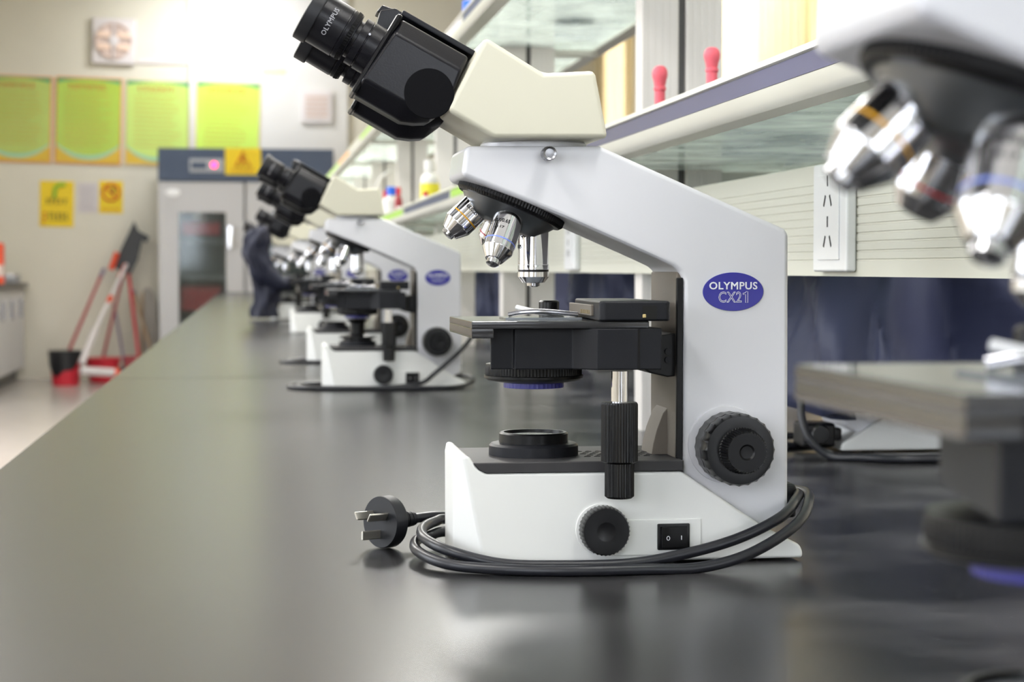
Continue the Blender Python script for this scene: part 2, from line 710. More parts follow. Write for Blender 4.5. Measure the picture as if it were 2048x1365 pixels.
def window(n, axis, c, a0, a1, z0, z1):
    root = tag(empty('window_%d' % n, (0, 0, 0)), kind='structure')
    w = 0.05

    def bar(nm, p0, p1, q0, q1):
        if axis == 'y':
            obj(nm, box(c - .03, c + .03, p0, p1, q0, q1, 0.004), 'cabinet_white', root)
        else:
            obj(nm, box(p0, p1, c - .03, c + .03, q0, q1, 0.004), 'cabinet_white', root)
    bar('frame_bar', a0, a1, z0, z0 + w)
    bar('frame_bar', a0, a1, z1 - w, z1)
    bar('frame_bar', a0, a0 + w, z0 + w, z1 - w)
    bar('frame_bar', a1 - w, a1, z0 + w, z1 - w)
    mid = (a0 + a1) / 2
    bar('frame_bar', mid - w / 2, mid + w / 2, z0 + w, z1 - w)
    for p0, p1 in ((a0 + w, mid - w / 2), (mid + w / 2, a1 - w)):
        if axis == 'y':
            obj('pane', box(c - .003, c + .003, p0, p1, z0 + w, z1 - w), 'window_glass', root)
        else:
            obj('pane', box(p0, p1, c - .003, c + .003, z0 + w, z1 - w), 'window_glass', root)


wn = 1
for a0, a1, z0, z1 in RWIN:
    window(wn, 'y', XR + 0.1, a0, a1, z0, z1)
    wn += 1
for a0, a1, z0, z1 in LWIN:
    window(wn, 'y', XL - 0.1, a0, a1, z0, z1)
    wn += 1
for a0, a1, z0, z1 in BWIN:
    window(wn, 'x', YB - 0.1, a0, a1, z0, z1)
    wn += 1


def curtain(y0, y1, m, label, amp=0.035, pitch=0.14):
    bm = bmesh.new()
    n = max(12, int((y1 - y0) / pitch * 8))
    zs = [0.75, 1.4, 2.0, 2.6, 3.2]
    rows = []
    for z in zs:
        row = []
        for i in range(n + 1):
            y = y0 + (y1 - y0) * i / n
            x = XR - 0.10 + amp * math.sin(2 * math.pi * y / pitch + 0.35 * math.sin(z * 2)) * (0.8 + 0.1 * z)
            row.append(bm.verts.new((x, y, z)))
        rows.append(row)
    for a, b in zip(rows, rows[1:]):
        for i in range(n):
            bm.faces.new((a[i], a[i + 1], b[i + 1], b[i]))
    r = bmesh.ops.solidify(bm, geom=bm.faces[:], thickness=0.002)
    o = obj('curtain', bm, m, angle=80)
    return tag(o, label, 'curtain', 'curtains along the window wall')


curtain(9.98, 11.55, 'curtain_backlit', 'bright sunlit cream curtain right of the near shelf post')
curtain(13.7, 14.75, 'curtain_backlit', 'narrow glowing cream curtain left of the near shelf post')
curtain(7.3, 9.1, 'curtain_backlit', 'cream curtain at the window behind the nearest microscope nosepiece')
curtain(5.1, 6.9, 'curtain_backlit', 'cream curtain at the window nearest the right edge')
curtain(11.75, 13.5, 'curtain_plain', 'drawn beige curtain hanging against the wall between two bright windows')
curtain(14.95, 16.9, 'curtain_plain', 'drawn beige curtain in the far right corner of the room')
curtain(9.2, 9.92, 'curtain_plain', 'bunched tan curtain at the near side of the bright window')

# ceiling lamps (out of view above the bench)
for i, (x, y) in enumerate(LAMPS + [(-0.25, 16.30)]):
    root = empty('ceiling_light', (x, y, CEIL))
    hx, hy = (0.30, 0.80) if i < len(LAMPS) else (0.55, 0.09)
    tag(root, 'white recessed ceiling light above the bench' if i < len(LAMPS) else 'slim ceiling light in front of the far wall posters',
        'ceiling light', 'ceiling lights')
    obj('housing', box(-hx, hx, -hy, hy, -0.09, 0.0, 0.006), 'cabinet_white', root)

# ------------------------------------------------------------------ the long bench
bench = empty('lab_bench', (0, 0, 0))
tag(bench, 'long black-topped laboratory bench carrying the row of microscopes', 'bench')
BX0, BX1 = -0.2445, 1.265
for y0, y1 in ((-1.2, 3.376), (3.380, 9.377), (9.381, 15.6)):
    obj('worktop_slab', box(BX0, BX1, y0, y1, ZT - 0.026, ZT, 0.003), 'bench_black', bench)
obj('carcass', box(BX0 + 0.05, BX1 - 0.05, -1.15, 15.55, 0.10, ZT - 0.026), 'cabinet_white', bench)
obj('plinth', box(BX0 + 0.10, BX1 - 0.10, -1.1, 15.5, 0.0, 0.10), 'stone_dark', bench)
d0 = None
for i in range(24):
    y = -0.75 + i * 0.7
    if y > 15.3:
        break
    if d0 is None:
        d0 = obj('cabinet_door', box(-0.008, 0.008, -0.33, 0.33, -0.27, 0.27, 0.003), 'cabinet_white', bench, loc=(BX0 + 0.04, y, 0.43))
        h0 = obj('handle', box(-0.024, -0.012, -0.06, 0.06, 0.18, 0.19, 0.002), 'steel', d0)
    else:
        d = same('cabinet_door', d0, bench, (BX0 + 0.04, y, 0.43))
        same('handle', h0, d)

# ------------------------------------------------------------------ reagent shelf along the middle of the bench
shelf = empty('reagent_shelf', (0.515, 0, ZT))
tag(shelf, 'two-tier reagent shelf with glass boards and cream rails along the bench middle', 'shelf')
SX = 0.515


def sp(x, z):
    return (x - SX, z - ZT)


POSTS = [0.974 + 1.253 * k for k in range(12)]
post0 = None
for y in POSTS:
    if post0 is None:
        post0 = empty('post', (0, 0, 0))
        COL.objects.unlink(post0)
        bmh = bmesh.new()
        # one ribbed half of the upright
        pts = [(-0.049, -0.020)]
        for k in range(5):
            x = -0.049 + 0.0088 * k
            pts += [(x + 0.0010, -0.0205), (x + 0.0074, -0.0205), (x + 0.0081, -0.0200)]
        pts += [(-0.0045, -0.0195), (-0.0045, 0.020), (-0.049, 0.020)]
        prism_z(pts, 0.0, 0.70, bm=bmh)
        half_a = obj('post', bmh, 'post_grey', shelf, angle=20)
        half_a.location = (0, y, 0)
        bmh = bmesh.new()
        prism_z([(-px, py) for px, py in pts][::-1], 0.0, 0.70, bm=bmh)
        half_b = obj('post_half', bmh, 'post_grey', half_a, angle=20)
        core = obj('groove', box(-0.0047, 0.0047, -0.014, 0.016, 0.0, 0.70), 'groove_dark', half_a)
        post0 = half_a
    else:
        p = same('post', post0, shelf, (0, y, 0))
        same('post_half', half_b, p)
        same('groove', core, p)

RY0, RY1 = -0.6, 15.2


def rail(z_bottom, side):
    """cream edge rail: rounded nose, recessed label channel, inner lip"""
    zb = z_bottom
    f = 0.361
    prof = [(f + 0.031, zb), (f + 0.006, zb - 0.001), (f + 0.001, zb + 0.004), (f, zb + 0.0135), (f + 0.003, zb + 0.0145), (f + 0.003, zb + 0.0285),
            (f, zb + 0.0295), (f + 0.001, zb + 0.034), (f + 0.005, zb + 0.0355), (f + 0.012, zb + 0.0355),
            (f + 0.014, zb + 0.0115), (f + 0.014, zb + 0.0042), (f + 0.031, zb + 0.0042)]
    pl = [sp(x, z) for x, z in prof]
    if side < 0:
        pl = [(-x, z) for x, z in pl][::-1]
    return obj('edge_rail', prism(pl, RY0, RY1), 'rail_cream', shelf, angle=40)


strips_low = [(-0.5, 2.20, 'strip_blue'), (2.24, 2.62, 'strip_navy'), (2.66, 3.40, 'strip_green'), (3.43, 4.45, 'strip_navy'), (4.50, 5.6, 'strip_green'),
              (5.65, 7.0, 'strip_blue'), (7.05, 9.0, 'strip_orange')]
strips_up = [(-0.5, 2.2, 'strip_blue'), (2.25, 3.2, 'strip_navy'), (3.24, 4.95, 'paper_white'), (5.0, 6.2, 'strip_green'), (6.24, 6.9, 'aluminium'),
             (6.95, 7.7, 'strip_orange'), (7.75, 9.5, 'strip_green')]
for zb, strips in ((1.1044, strips_low), (1.396, strips_up)):
    for side in (1, -1):
        rl = rail(zb, side)
        if side == 1:
            for y0, y1, m in strips:
                x0, z0 = sp(0.361 + 0.0018, zb + 0.0148)
                obj('label_strip', box(x0, x0 + 0.0014, y0, y1, z0, z0 + 0.0134), m, rl)
    for k in range(len(POSTS) - 1):
        ya, yb = POSTS[k] - 0.0 + 0.002, POSTS[k + 1] - 0.002
        x0, z0 = sp(0.3765, zb + 0.0046)
        obj('glass_board', box(x0, -x0, ya, yb, z0, z0 + 0.0056), 'shelf_glass', shelf)
    x0, z0 = sp(0.3765, zb + 0.0046)
    obj('glass_board', box(x0, -x0, RY0, POSTS[0] - 0.002, z0, z0 + 0.0056), 'shelf_glass', shelf)
    br = None
    for y in POSTS:
        if br is None:
            br = obj('bracket', box(-0.131, 0.131, -0.012, 0.012, 0, 0.013, 0.002), 'aluminium', shelf, loc=(0, y, zb - ZT - 0.0098))
        else:
            same('bracket', br, shelf, (0, y, zb - ZT - 0.0098))

# ------------------------------------------------------------------ grooved socket channel under the shelf
race = empty('socket_channel', (0.515, 0, ZT))
tag(race, 'pale grooved socket channel running under the glass shelf', 'cable channel')
Z0, Z1 = 0.9845, 1.0755
prof = [(0.460, Z0), (0.460, Z0 + 0.0118)]
g = Z0 + 0.0118
for k in range(10):
    prof += [(0.4608, g + 0.0003), (0.4608, g + 0.0012), (0.460, g + 0.0018), (0.460, g + 0.0066)]
    g += 0.0068
prof += [(0.460, Z1 - 0.001), (0.461, Z1), (0.4656, Z1), (0.4656, Z0)]
for k in range(len(POSTS) - 1):
    ya, yb = POSTS[k] + 0.0005, POSTS[k + 1] - 0.0005
    obj('channel_panel', prism([sp(x, z) for x, z in prof], ya, yb), 'raceway', race, angle=15)
obj('channel_panel', prism([sp(x, z) for x, z in prof], -0.6, POSTS[0] - 0.0005), 'raceway', race, angle=15)


def wall_socket(y, label):
    root = empty('wall_socket', (0.460, y, 1.031))
    tag(root, label, 'socket', 'white sockets on the channel')
    # plate stands in the yz plane, facing -x
    obj('plate', box(-0.0085, 0.0, -0.043, 0.043, -0.043, 0.043, 0.0022, 3), 'socket_white', root)
    obj('insert', box(-0.0098, -0.0084, -0.027, 0.027, -0.0335, 0.0335, 0.0006, 2), 'socket_white', root)

    def slot(yc, zc, w, h, ang):
        bm = box(-0.0101, -0.0096, -w / 2, w / 2, -h / 2, h / 2)
        o = obj('pin_slot', bm, 'hole_dark', root)
        o.location = (0, yc, zc)
        o.rotation_euler = (ang, 0, 0)
    for zc in (0.016, -0.016):
        slot(0.0075, zc - 0.003, 0.0022, 0.0095, 0.5)
        slot(-0.0075, zc - 0.003, 0.0022, 0.0095, -0.5)
        slot(0.0, zc + 0.0125, 0.0022, 0.0085, 0.0)
    return root


wall_socket(1.427, 'white two-gang wall socket on the channel right of the sharp microscope arm')
wall_socket(2.640, 'white wall socket seen between the objectives and arm of the sharp microscope')

# ------------------------------------------------------------------ the microscope (local origin: optical axis on the bench)
OX, OY = 0.191, 1.26


def L(px, py, dy):
    p = at(px, py, OY + dy)
    return (p.x - OX, p.z - ZT)


def LL(pts, dy):
    return [L(x, y, dy) for x, y in pts]


def knob_y(prof, cx, cz, y_face, sgn, seg=72):
    """lathe about an axis along y; prof heights grow away from the body (towards the viewer for sgn=-1)"""
    return lathe(prof, seg, fr((cx, y_face, cz), (0, sgn, 0), (1, 0, 0)))


def make_microscope():
    t = empty('microscope', (OX, OY, ZT + 0.0004))
    HB = 0.052
    # --- base: side profile, front corners cut back
    xf = L(887, 1000, 0.035)[0]
    zb = 0.0015
    lip = L(905, 905, 0.0)[1]
    side = LL([(923, 906), (955, 938), (972, 948), (1364, 945), (1532, 1058), (1600, 1106), (1606, 1120)], -HB)
    side[-2] = (side[-2][0], 0.0105)
    side[-1] = (side[-1][0], 0.0060)
    cr0 = L(924, 914, -HB)
    cr1 = L(969, 1134, -HB)
    rest = [(xf + 0.010, lip)] + side[1:] + [(side[-1][0], zb)]
    inner = [(xf, zb), (xf, lip)] + rest
    outer = [(cr1[0], zb), (cr0[0], cr0[1])] + [(cr0[0] + 0.0045, cr0[1])] + rest[1:]
    bm = bmesh.new()
    st = []
    for yy, pl_ in ((-HB, outer), (-HB + 0.026, inner), (HB - 0.026, inner), (HB, outer)):
        st.append([bm.verts.new((x, yy, z)) for x, z in pl_])
    nn = len(inner)
    bm.faces.new(st[0])
    bm.faces.new(st[-1][::-1])
    for a_, b_ in zip(st, st[1:]):
        for i in range(nn):
            bm.faces.new((a_[i], a_[(i + 1) % nn], b_[(i + 1) % nn], b_[i]))
    bmesh.ops.recalc_face_normals(bm, faces=bm.faces[:])
    bmesh.ops.dissolve_limit(bm, angle_limit=0.01, verts=bm.verts[:], edges=bm.edges[:])
    bev(bm, 0.0022, 3, 18)
    obj('base', bm, 'base_white', t, angle=30)
    for fx in (-0.03, 0.14):
        for fy in (-0.036, 0.036):
            obj('foot', lathe([(0.007, 0), (0.007, 0.003)], 16, Matrix.Translation((fx, fy, 0))), 'rubber', t)
    # --- dark deck on the base
    dz0, dz1 = side[2][1] - 0.0005, 0.0685
    dx = LL([(946, 927), (957, 941), (972, 947), (1367, 944)], -HB)
    obj('lamp_deck', prism([(dx[0][0], dz1), (dx[1][0], dz0 + 0.0025), (dx[2][0], dz0), (dx[3][0], dz0), (dx[3][0], dz1)], -HB - 0.0004, HB + 0.0004, 0.0006, 1),
        'deck_grey', t)
    hole = None
    for i in range(7):
        for j in range(5):
            x = 0.0335 + 0.0068 * i + (0.0034 if j % 2 else 0)
            y = -0.020 + 0.0085 * j
            if x > 0.078:
                continue
            if hole is None:
                hole = obj('vent_hole', prism_z([(-0.0022, -0.0016), (0.0022, -0.0016), (0.0, 0.0026)], 0, 0.0004), 'hole_dark', t, loc=(x, y, dz1 - 0.0001))
            else:
                same('vent_hole', hole, t, (x, y, dz1 - 0.0001))
    # --- field lens
    ln = obj('lamp_mount', lathe([(0.0305, dz1 - 0.001), (0.0305, dz1 + 0.0065), (0.0290, dz1 + 0.0080), (0.0245, dz1 + 0.0085)], 64), 'black_grey', t)
    obj('lens_ring', lathe([(0.0235, dz1 + 0.0080), (0.0235, dz1 + 0.0145), (0.0225, dz1 + 0.0155), (0.0205, dz1 + 0.0155), (0.0200, dz1 + 0.0130)], 64), 'black_plastic', ln)
    obj('field_lens', lathe([(0.0199, dz1 + 0.0126), (0.0199, dz1 + 0.0132), (0.0120, dz1 + 0.0142), (0, dz1 + 0.0146)], 48), 'lens_glass', ln)
    # --- dimmer knob, switch
    kx, kz = L(1213, 1066, -0.066)
    obj('dimmer_collar', knob_y([(0.0170, 0.0), (0.0168, 0.0010), (0.0150, 0.0012)], kx - 0.001, kz, -HB, -1), 'base_white', t)
    obj('dimmer_knob', knob_y([(0.0155, 0.001), (0.0163, 0.002, 0.0006, 36), (0.0163, 0.0118, 0.0006, 36), (0.0150, 0.0140), (0.0066, 0.0140), (0.0058, 0.0135), (0, 0.0133)], kx, kz, -HB, -1, 144), 'black_knob', t)
    a = L(1222, 1042, -HB)
    b = L(1402, 1110, -HB)
    pl = obj('switch_plate', box(a[0], b[0], -HB - 0.0009, -HB + 0.002, b[1], a[1], 0.0008, 2), 'base_white', t)
    a = L(1314, 1049, -HB)
    b = L(1378, 1100, -HB)
    sw = obj('power_switch', box(a[0], b[0], -HB - 0.0026, -HB, b[1], a[1], 0.0007, 2), 'black_knob', t)
    cx, cz = (a[0] + b[0]) / 2, (a[1] + b[1]) / 2
    hw, hh = (b[0] - a[0]) / 2 - 0.0022, (a[1] - b[1]) / 2 - 0.0018
    rk = bmesh.new()
    y0 = -HB - 0.0026
    prism_z([(cx - hw, y0 + 0.001), (cx - hw, y0 - 0.0030), (cx + 0.001, y0 - 0.0012), (cx + hw, y0 - 0.0018), (cx + hw, y0 + 0.001)], cz - hh, cz + hh, bm=rk)
    bev(rk, 0.0003, 1)
    obj('rocker', rk, 'black_plastic', sw)
    ring = bmesh.new()
    path = [Vector((cx - hw * 0.5 + 0.0010 * math.cos(q * math.pi / 8), y0 - 0.0026, cz - 0.0005 + 0.0013 * math.sin(q * math.pi / 8))) for q in range(16)]
    tube(path, 0.00022, 6, ring, closed=True)
    obj('off_mark', ring, 'print_white', sw)
    obj('on_mark', box(cx + hw * 0.55 - 0.00025, cx + hw * 0.55 + 0.00025, y0 - 0.0020, y0 - 0.0012, cz - 0.0018, cz + 0.0010), 'print_white', sw)
    # --- arm
    HA = 0.042
    ap = LL([(931, 293), (1200, 293), (1570, 459), (1578, 468), (1577, 1040), (1530, 1064), (1366, 950), (1367, 566), (1361, 548), (1346, 534), (1310, 517),
             (1130, 437), (1040, 400), (923, 353)], -HA)
    bm = prism(ap, -HA, HA)
    bev(bm, 0.0035, 3, 24)
    obj('arm', bm, 'white_paint', t, angle=30)
    ic = LL([(1364, 545), (1364, 925)], -HA)
    obj('arm_inner_panel', box(ic[0][0] - 0.0030, ic[0][0] + 0.002, -HA + 0.003, HA - 0.001, ic[1][1] - 0.006, ic[0][1], 0.0008, 1), 'inner_grey', t)
    obj('panel_edge', box(ic[0][0] - 0.0034, ic[0][0] + 0.001, -HA + 0.0004, -HA + 0.0042, ic[1][1] - 0.006, ic[0][1] - 0.004, 0.0006, 1), 'black_plastic', t)
    # curved guard standing on the deck before the arm
    fin = LL([(1302, 916), (1306, 890), (1313, 862), (1326, 828), (1343, 808), (1348, 808), (1348, 918)], -0.012)
    obj('deck_guard', prism(fin, -0.012, 0.022, 0.0012, 2), 'inner_grey', t)
    # --- badge
    bc = L(1466, 585, -HA)
    rx, rz = 0.0208, 0.0129
    bmb = lathe([(1.0, 0), (1.0, 0.0006), (0.985, 0.0009)], 64)
    put(bmb, fr((bc[0], -HA + 0.0001, bc[1]), (0, -1, 0), (1, 0, 0)) @ Matrix.Diagonal((rx, rz, 1, 1)))
    bd = obj('badge', bmb, 'badge_blue', t, angle=50)
    Mt = Matrix(((1, 0, 0, 0), (0, 0, 1, -HA - 0.0010), (0, 1, 0, 0), (0, 0, 0, 1)))
    tm = text_bm('OLYMPUS', 0.0068, bold=0.00016, width=0.0330)
    o = obj('lettering', put(tm, Matrix.Translation((bc[0], 0, bc[1] + 0.0040)) @ Mt), 'print_white', bd)
    tm = text_bm('CX2', 0.0100, outline=0.00018, width=0.0158)
    obj('lettering', put(tm, Matrix.Translation((bc[0] - 0.0022, 0, bc[1] - 0.0036)) @ Mt), 'print_white', bd)
    one = [(-0.0020, 0.0018), (-0.0020, 0.0025), (-0.0004, 0.0029), (0.0002, 0.0037), (0.0013, 0.0037), (0.0013, -0.0037), (-0.0002, -0.0037), (-0.0002, 0.0018)]
    obj('lettering', tube([Vector((bc[0] + 0.0086 + x, -HA - 0.0010, bc[1] - 0.0036 + z)) for x, z in one], 0.00018, 4, closed=True), 'print_white', bd)
    # --- focus knobs, both sides
    fx, fz = L(1481, 903, -0.075)
    for s in (-1, 1):
        yb = s * HA
        obj('knob_boss', knob_y([(0.0262, -0.001), (0.0256, 0.0016), (0.0200, 0.0018)], fx - 0.0015, fz + 0.001, yb, s), 'white_paint', t)
        ck = obj('coarse_knob', knob_y([(0.0215, 0.002), (0.0238, 0.004, 0.0005, 24), (0.0238, 0.018, 0.0005, 24), (0.0226, 0.0186), (0.0226, 0.0192), (0.0240, 0.0205, 0.0007, 24),
                                        (0.0240, 0.030, 0.0007, 24), (0.0222, 0.0330), (0.0165, 0.0335)], fx, fz, yb, s, 192), 'black_knob', t, angle=28)
        obj('fine_knob', knob_y([(0.0158, 0.033), (0.0152, 0.034, 0.0010, 48), (0.0142, 0.0445, 0.0010, 48), (0.0126, 0.0468), (0.0052, 0.0468), (0.0040, 0.0458), (0, 0.0455)], fx + 0.0008, fz, yb, s, 240), 'black_plastic', t, angle=28)
    # --- head clamp screw
    sx, sz = L(1099, 308, -0.056)
    cs = obj('clamp_screw', knob_y([(0.0030, -0.002), (0.0030, 0.006), (0.0048, 0.0065, 0.0003, 24), (0.0048, 0.0150, 0.0003, 24), (0.0042, 0.0158), (0.0030, 0.0150), (0, 0.0154)], sx, sz, -HA, -1, 96), 'screw_metal', t)
    # --- head
    HH = 0.0525
    zt = L(1000, 293, -HA)[1]
    hp = LL([(971, 74), (1088, 147), (1191, 142), (1217, 278), (988, 278), (893, 222)], -HH)
    bm = prism(hp, -HH, HH)
    bev(bm, 0.0035, 3, 20)
    obj('head', bm, 'cream_paint', t, angle=30)
    hx = (hp[3][0] + hp[4][0]) / 2 - 0.004
    obj('head_ring', lathe([(0.036, zt - 0.002), (0.036, zt + 0.0035), (0.0335, zt + 0.0060)], 64, Matrix.Translation((hx, 0, 0))), 'white_paint', t)
    obj('head_seal', box(hp[5][0] + 0.001, hp[5][0] + 0.004, -0.010, 0.010, hp[5][1] + 0.001, hp[5][1] + 0.006, 0.0008), 'dark_metal', t)
    # --- binocular body
    ang = math.radians(30.3)
    ax = Vector((-math.cos(ang), 0, math.sin(ang)))      # towards the eyes
    dn = Vector((-math.sin(ang), 0, -math.cos(ang)))     # square to the tubes, downwards
    hs = LL([(806, 36), (940, 112), (893, 222), (868, 239), (856, 246), (832, 247), (803, 243), (782, 231), (707, 188)], -0.047)
    fl = LL([(796, 26), (808, 33), (713, 191), (701, 184)], -0.047)
    far_off = dn * 0.0045 - ax * 0.005
    for k, (ya, yb) in enumerate(((-0.0515, -0.004), (0.004, 0.0515))):
        d = Vector((0, 0, 0)) if k == 0 else far_off
        full = [Vector((x + d.x, 0, z + d.z)) for x, z in hs]
        ins = list(full)
        for q_, kk in ((0, 0.0118), (1, 0.0118), (2, -0.002), (3, -0.006), (4, -0.009), (5, -0.010), (6, -0.0105), (7, -0.0105), (8, -0.0105)):
            ins[q_] = full[q_] + dn * kk
        bm = bmesh.new()
        st = []
        for yy, pl_ in ((ya, ins), (ya + 0.012, full), (yb - 0.012, full), (yb, ins)):
            st.append([bm.verts.new((p_.x, yy, p_.z)) for p_ in pl_])
        nn = len(full)
        bm.faces.new(st[0])
        bm.faces.new(st[-1][::-1])
        for a_, b_ in zip(st, st[1:]):
            for i in range(nn):
                bm.faces.new((a_[i], a_[(i + 1) % nn], b_[(i + 1) % nn], b_[i]))
        bev(bm, 0.0022, 3, 28)
        hsg = obj('prism_housing', bm, 'black_satin', t, angle=30)
        obj('flange', prism([(x + d.x, z + d.z) for x, z in fl], ya + 0.0035, yb - 0.0035, 0.0022, 2), 'black_plastic', hsg)
        if k == 0:
            c2 = L(858, 188, -0.0518)
            obj('pivot_cover', lathe([(0.0165, 0), (0.0160, 0.0004), (0, 0.0006)], 48, fr((c2[0], -0.0512, c2[1]), (0, -1, 0))), 'black_matte', hsg)
        # tube and eyepiece; axis starts at the eye end
        yc = -0.0285 if k == 0 else 0.0325
        e0 = L(613, 22, -0.031)
        org = Vector((e0[0], yc, e0[1])) + d
        M = fr(org, -ax, (0, -1, 0))
        q = 1.229 / F_PX
        obj('tube', lathe([(46 * q, 112 * q), (50 * q, 113 * q), (50 * q, 128 * q), (47 * q, 129 * q), (47 * q, 131 * q), (51 * q, 132 * q), (51 * q, 172 * q)], 56, M), 'black_satin', hsg)
        ep = obj('eyepiece', lathe([(44 * q, 3 * q), (54 * q, 25 * q), (53 * q, 26 * q), (53 * q, 82 * q), (51.5 * q, 83 * q), (51.5 * q, 85 * q), (52.5 * q, 86 * q), (50 * q, 104 * q), (40 * q, 105 * q),
                                    (40 * q, 113 * q)], 56, M), 'black_satin', t)
        obj('eyecup', lathe([(38 * q, 1 * q), (54 * q, 0), (58 * q, 2 * q), (58 * q, 24 * q), (56.5 * q, 27 * q), (44 * q, 27 * q)], 56, M), 'rubber', ep)
        obj('diopter_ring', lathe([(51 * q, 92 * q), (53.5 * q, 92.5 * q, 0.0003, 60), (51.6 * q, 101 * q, 0.0003, 60), (50 * q, 101.5 * q)], 120, M), 'black_plastic', ep)
        obj('eye_lens', lathe([(38 * q, 6 * q), (38 * q, 3 * q), (0, 0.5 * q)], 40, M), 'lens_glass', ep)
        if k == 0:
            # the tube's own x axis is turned towards the viewer, so lettering sits at angle 0
            tm = text_bm('OLYMPUS', 0.0044, bold=0.0001, width=0.0205)
            for v in tm.verts:
                v.co.x, v.co.y = -v.co.x, -v.co.y
            wrap(tm, 53.6 * q, M, 52 * q)
            obj('lettering', tm, 'print_grey', ep)
            s1 = L(740, 69, -0.047)
            obj('set_screw', lathe([(0.0008, 0), (0.0008, 0.0004), (0, 0.0004)], 16, fr((s1[0], yc - 51 * q + 0.0003, s1[1]), (0, -1, 0))), 'screw_metal', hsg)
    hub = LL([(760, 24), (790, 20), (936, 112), (900, 200), (730, 130)], 0.0)
    obj('hinge_block', prism(hub, -0.006, 0.010, 0.001, 2), 'black_satin', t)
    tb = LL([(796, 40), (801, 30), (944, 112), (938, 122)], 0.0)
    obj('hinge_cover', prism(tb, -0.024, 0.030, 0.001, 2), 'black_grey', t)
    tk = LL([(752, 26), (764, 12), (796, 24), (786, 40)], 0.010)
    obj('distance_dial', prism(tk, 0.006, 0.030, 0.0012, 2), 'black_satin', t)
    # --- nosepiece
    al = math.radians(23)
    nc = L(1024, 405, 0.0)
    C = Vector((nc[0], 0, nc[1]))
    na = Vector((-math.sin(al), 0, -math.cos(al)))
    nu = Vector((math.cos(al), 0, -math.sin(al)))
    nv = Vector((0, -1, 0))
    Mn = fr(C, na, nu)
    npz = obj('nosepiece', lathe([(0.030, -0.0085), (0.0352, -0.0065), (0.0372, -0.0052), (0.0384, -0.0035, 0.0006, 110), (0.0384, 0.0035, 0.0006, 110), (0.0365, 0.0055), (0.0330, 0.0060)], 440, Mn), 'black_plastic', t, angle=28)
    obj('turret', lathe([(0.0345, 0.0050), (0.0325, 0.0075), (0.0245, 0.0165), (0.0200, 0.0185), (0, 0.0190)], 64, Mn), 'dark_metal', npz)
    obj('nosepiece_seat', lathe([(0.0330, -0.0190), (0.0345, -0.0080), (0.0300, -0.0075)], 64, Mn), 'white_paint', npz)
    apex = C - na * 0.0376
    spec = [(nu, 'w'), (nv, 'b'), (-nu, 'y'), (-nv, 'r')]
    P = {
        'w': ([(9.0, 46), (10.4, 47.5), (10.4, 77.4), (10.7, 78), (10.7, 80.6), (10.2, 81), (10.2, 81.8), (10.7, 82.2), (10.7, 85.6), (7.6, 89.4), (4.6, 89.8), (4.4, 91.6), (2.2, 92.4), (0, 92.4)], 'band_white', 77.2),
        'b': ([(9.0, 46), (10.5, 47.5), (10.5, 79.5), (10.2, 80.5), (6.0, 87.6), (4.6, 87.8), (4.4, 91.0), (2.4, 92.0), (0, 92.0)], 'band_blue', 74.5),
        'y': ([(9.0, 46), (10.5, 47.5), (10.5, 71.5), (10.2, 72.4), (6.4, 79.8), (4.8, 80.0), (4.5, 82.2), (2.5, 83.0), (0, 83.0)], 'band_yellow', 65.2),
        'r': ([(9.0, 46), (10.2, 47.5), (10.2, 69.0), (9.6, 70.0), (7.0, 74.0), (6.0, 75.5), (3.0, 75.8), (0, 75.8)], 'band_red', 66.0),
    }
    for dvec, key in spec:
        prof, bandm, bs = P[key]
        dirv = (na * math.cos(al) + dvec * math.sin(al)).normalized()
        M = fr(apex, dirv, (0, -1, 0))
        seat = obj('objective_seat', lathe([(0.0118, 0.040), (0.0118, 0.0468), (0.0100, 0.0472)], 40, M), 'dark_metal', npz)
        ob = obj('objective', lathe([(r / 1000, h / 1000) for r, h in prof], 56, M), 'chrome', t)
        rr = prof[1][0] / 1000 + 0.00008
        obj('colour_band', lathe([(rr - 0.0003, (bs - 0.05) / 1000), (rr, bs / 1000), (rr, (bs + 1.0) / 1000), (rr - 0.0003, (bs + 1.05) / 1000)], 56, M), bandm, ob)
        if key == 'w':
            obj('dark_ring', lathe([(0.0104, 0.0809), (0.0104, 0.0819)], 56, M), 'black_plastic', ob)
        turn = {'y': 0.25, 'b': 0.55, 'w': 1.0, 'r': 0.2}[key]

        def letters(s, size, h, width, a0, bold=0.00006):
            tm = text_bm(s, size, bold=bold, width=width)
            for v in tm.verts:
                v.co.x, v.co.y = -v.co.x, -v.co.y
            wrap(tm, rr + 0.00005, M @ Matrix.Rotation(a0, 4, 'Z'), h)
            return obj('lettering', tm, 'print_black', ob)
        if key == 'y':
            letters('OLYMPUS', 0.0050, 0.0528, 0.0190, turn - 0.05, 0.00022)
            letters('10X/0.25', 0.0032, 0.0590, 0.0110, turn - 0.1, 0.00012)
        elif key == 'b':
            letters('40X/0.65', 0.0036, 0.0625, 0.0120, turn, 0.00014)
            letters('/0.17', 0.0024, 0.0675, 0.0070, turn, 0.00008)
        elif key == 'w':
            letters('OLYMPUS', 0.0050, 0.0570, 0.0190, turn + 0.55, 0.00022)
            letters('100X/1.25', 0.0034, 0.0650, 0.0120, turn + 0.6, 0.00012)
    # --- stage
    zp0, zp1 = L(944, 679, -0.067)[1], L(943, 645, -0.067)[1]
    X0 = L(943, 650, -0.067)[0]
    stg = obj('stage_plate', box(X0, 0.066, -0.067, 0.067, zp0 + 0.006, zp1, 0.0008, 2), 'stage_black', t)
    obj('stage_lip', box(X0, X0 + 0.0145, -0.067, 0.067, zp0, zp0 + 0.0065, 0.0008, 2), 'stage_black', t)
    zc0 = L(1100, 741, -0.06)[1]

    def pxx(px, dy):
        return L(px, 690, dy)[0]
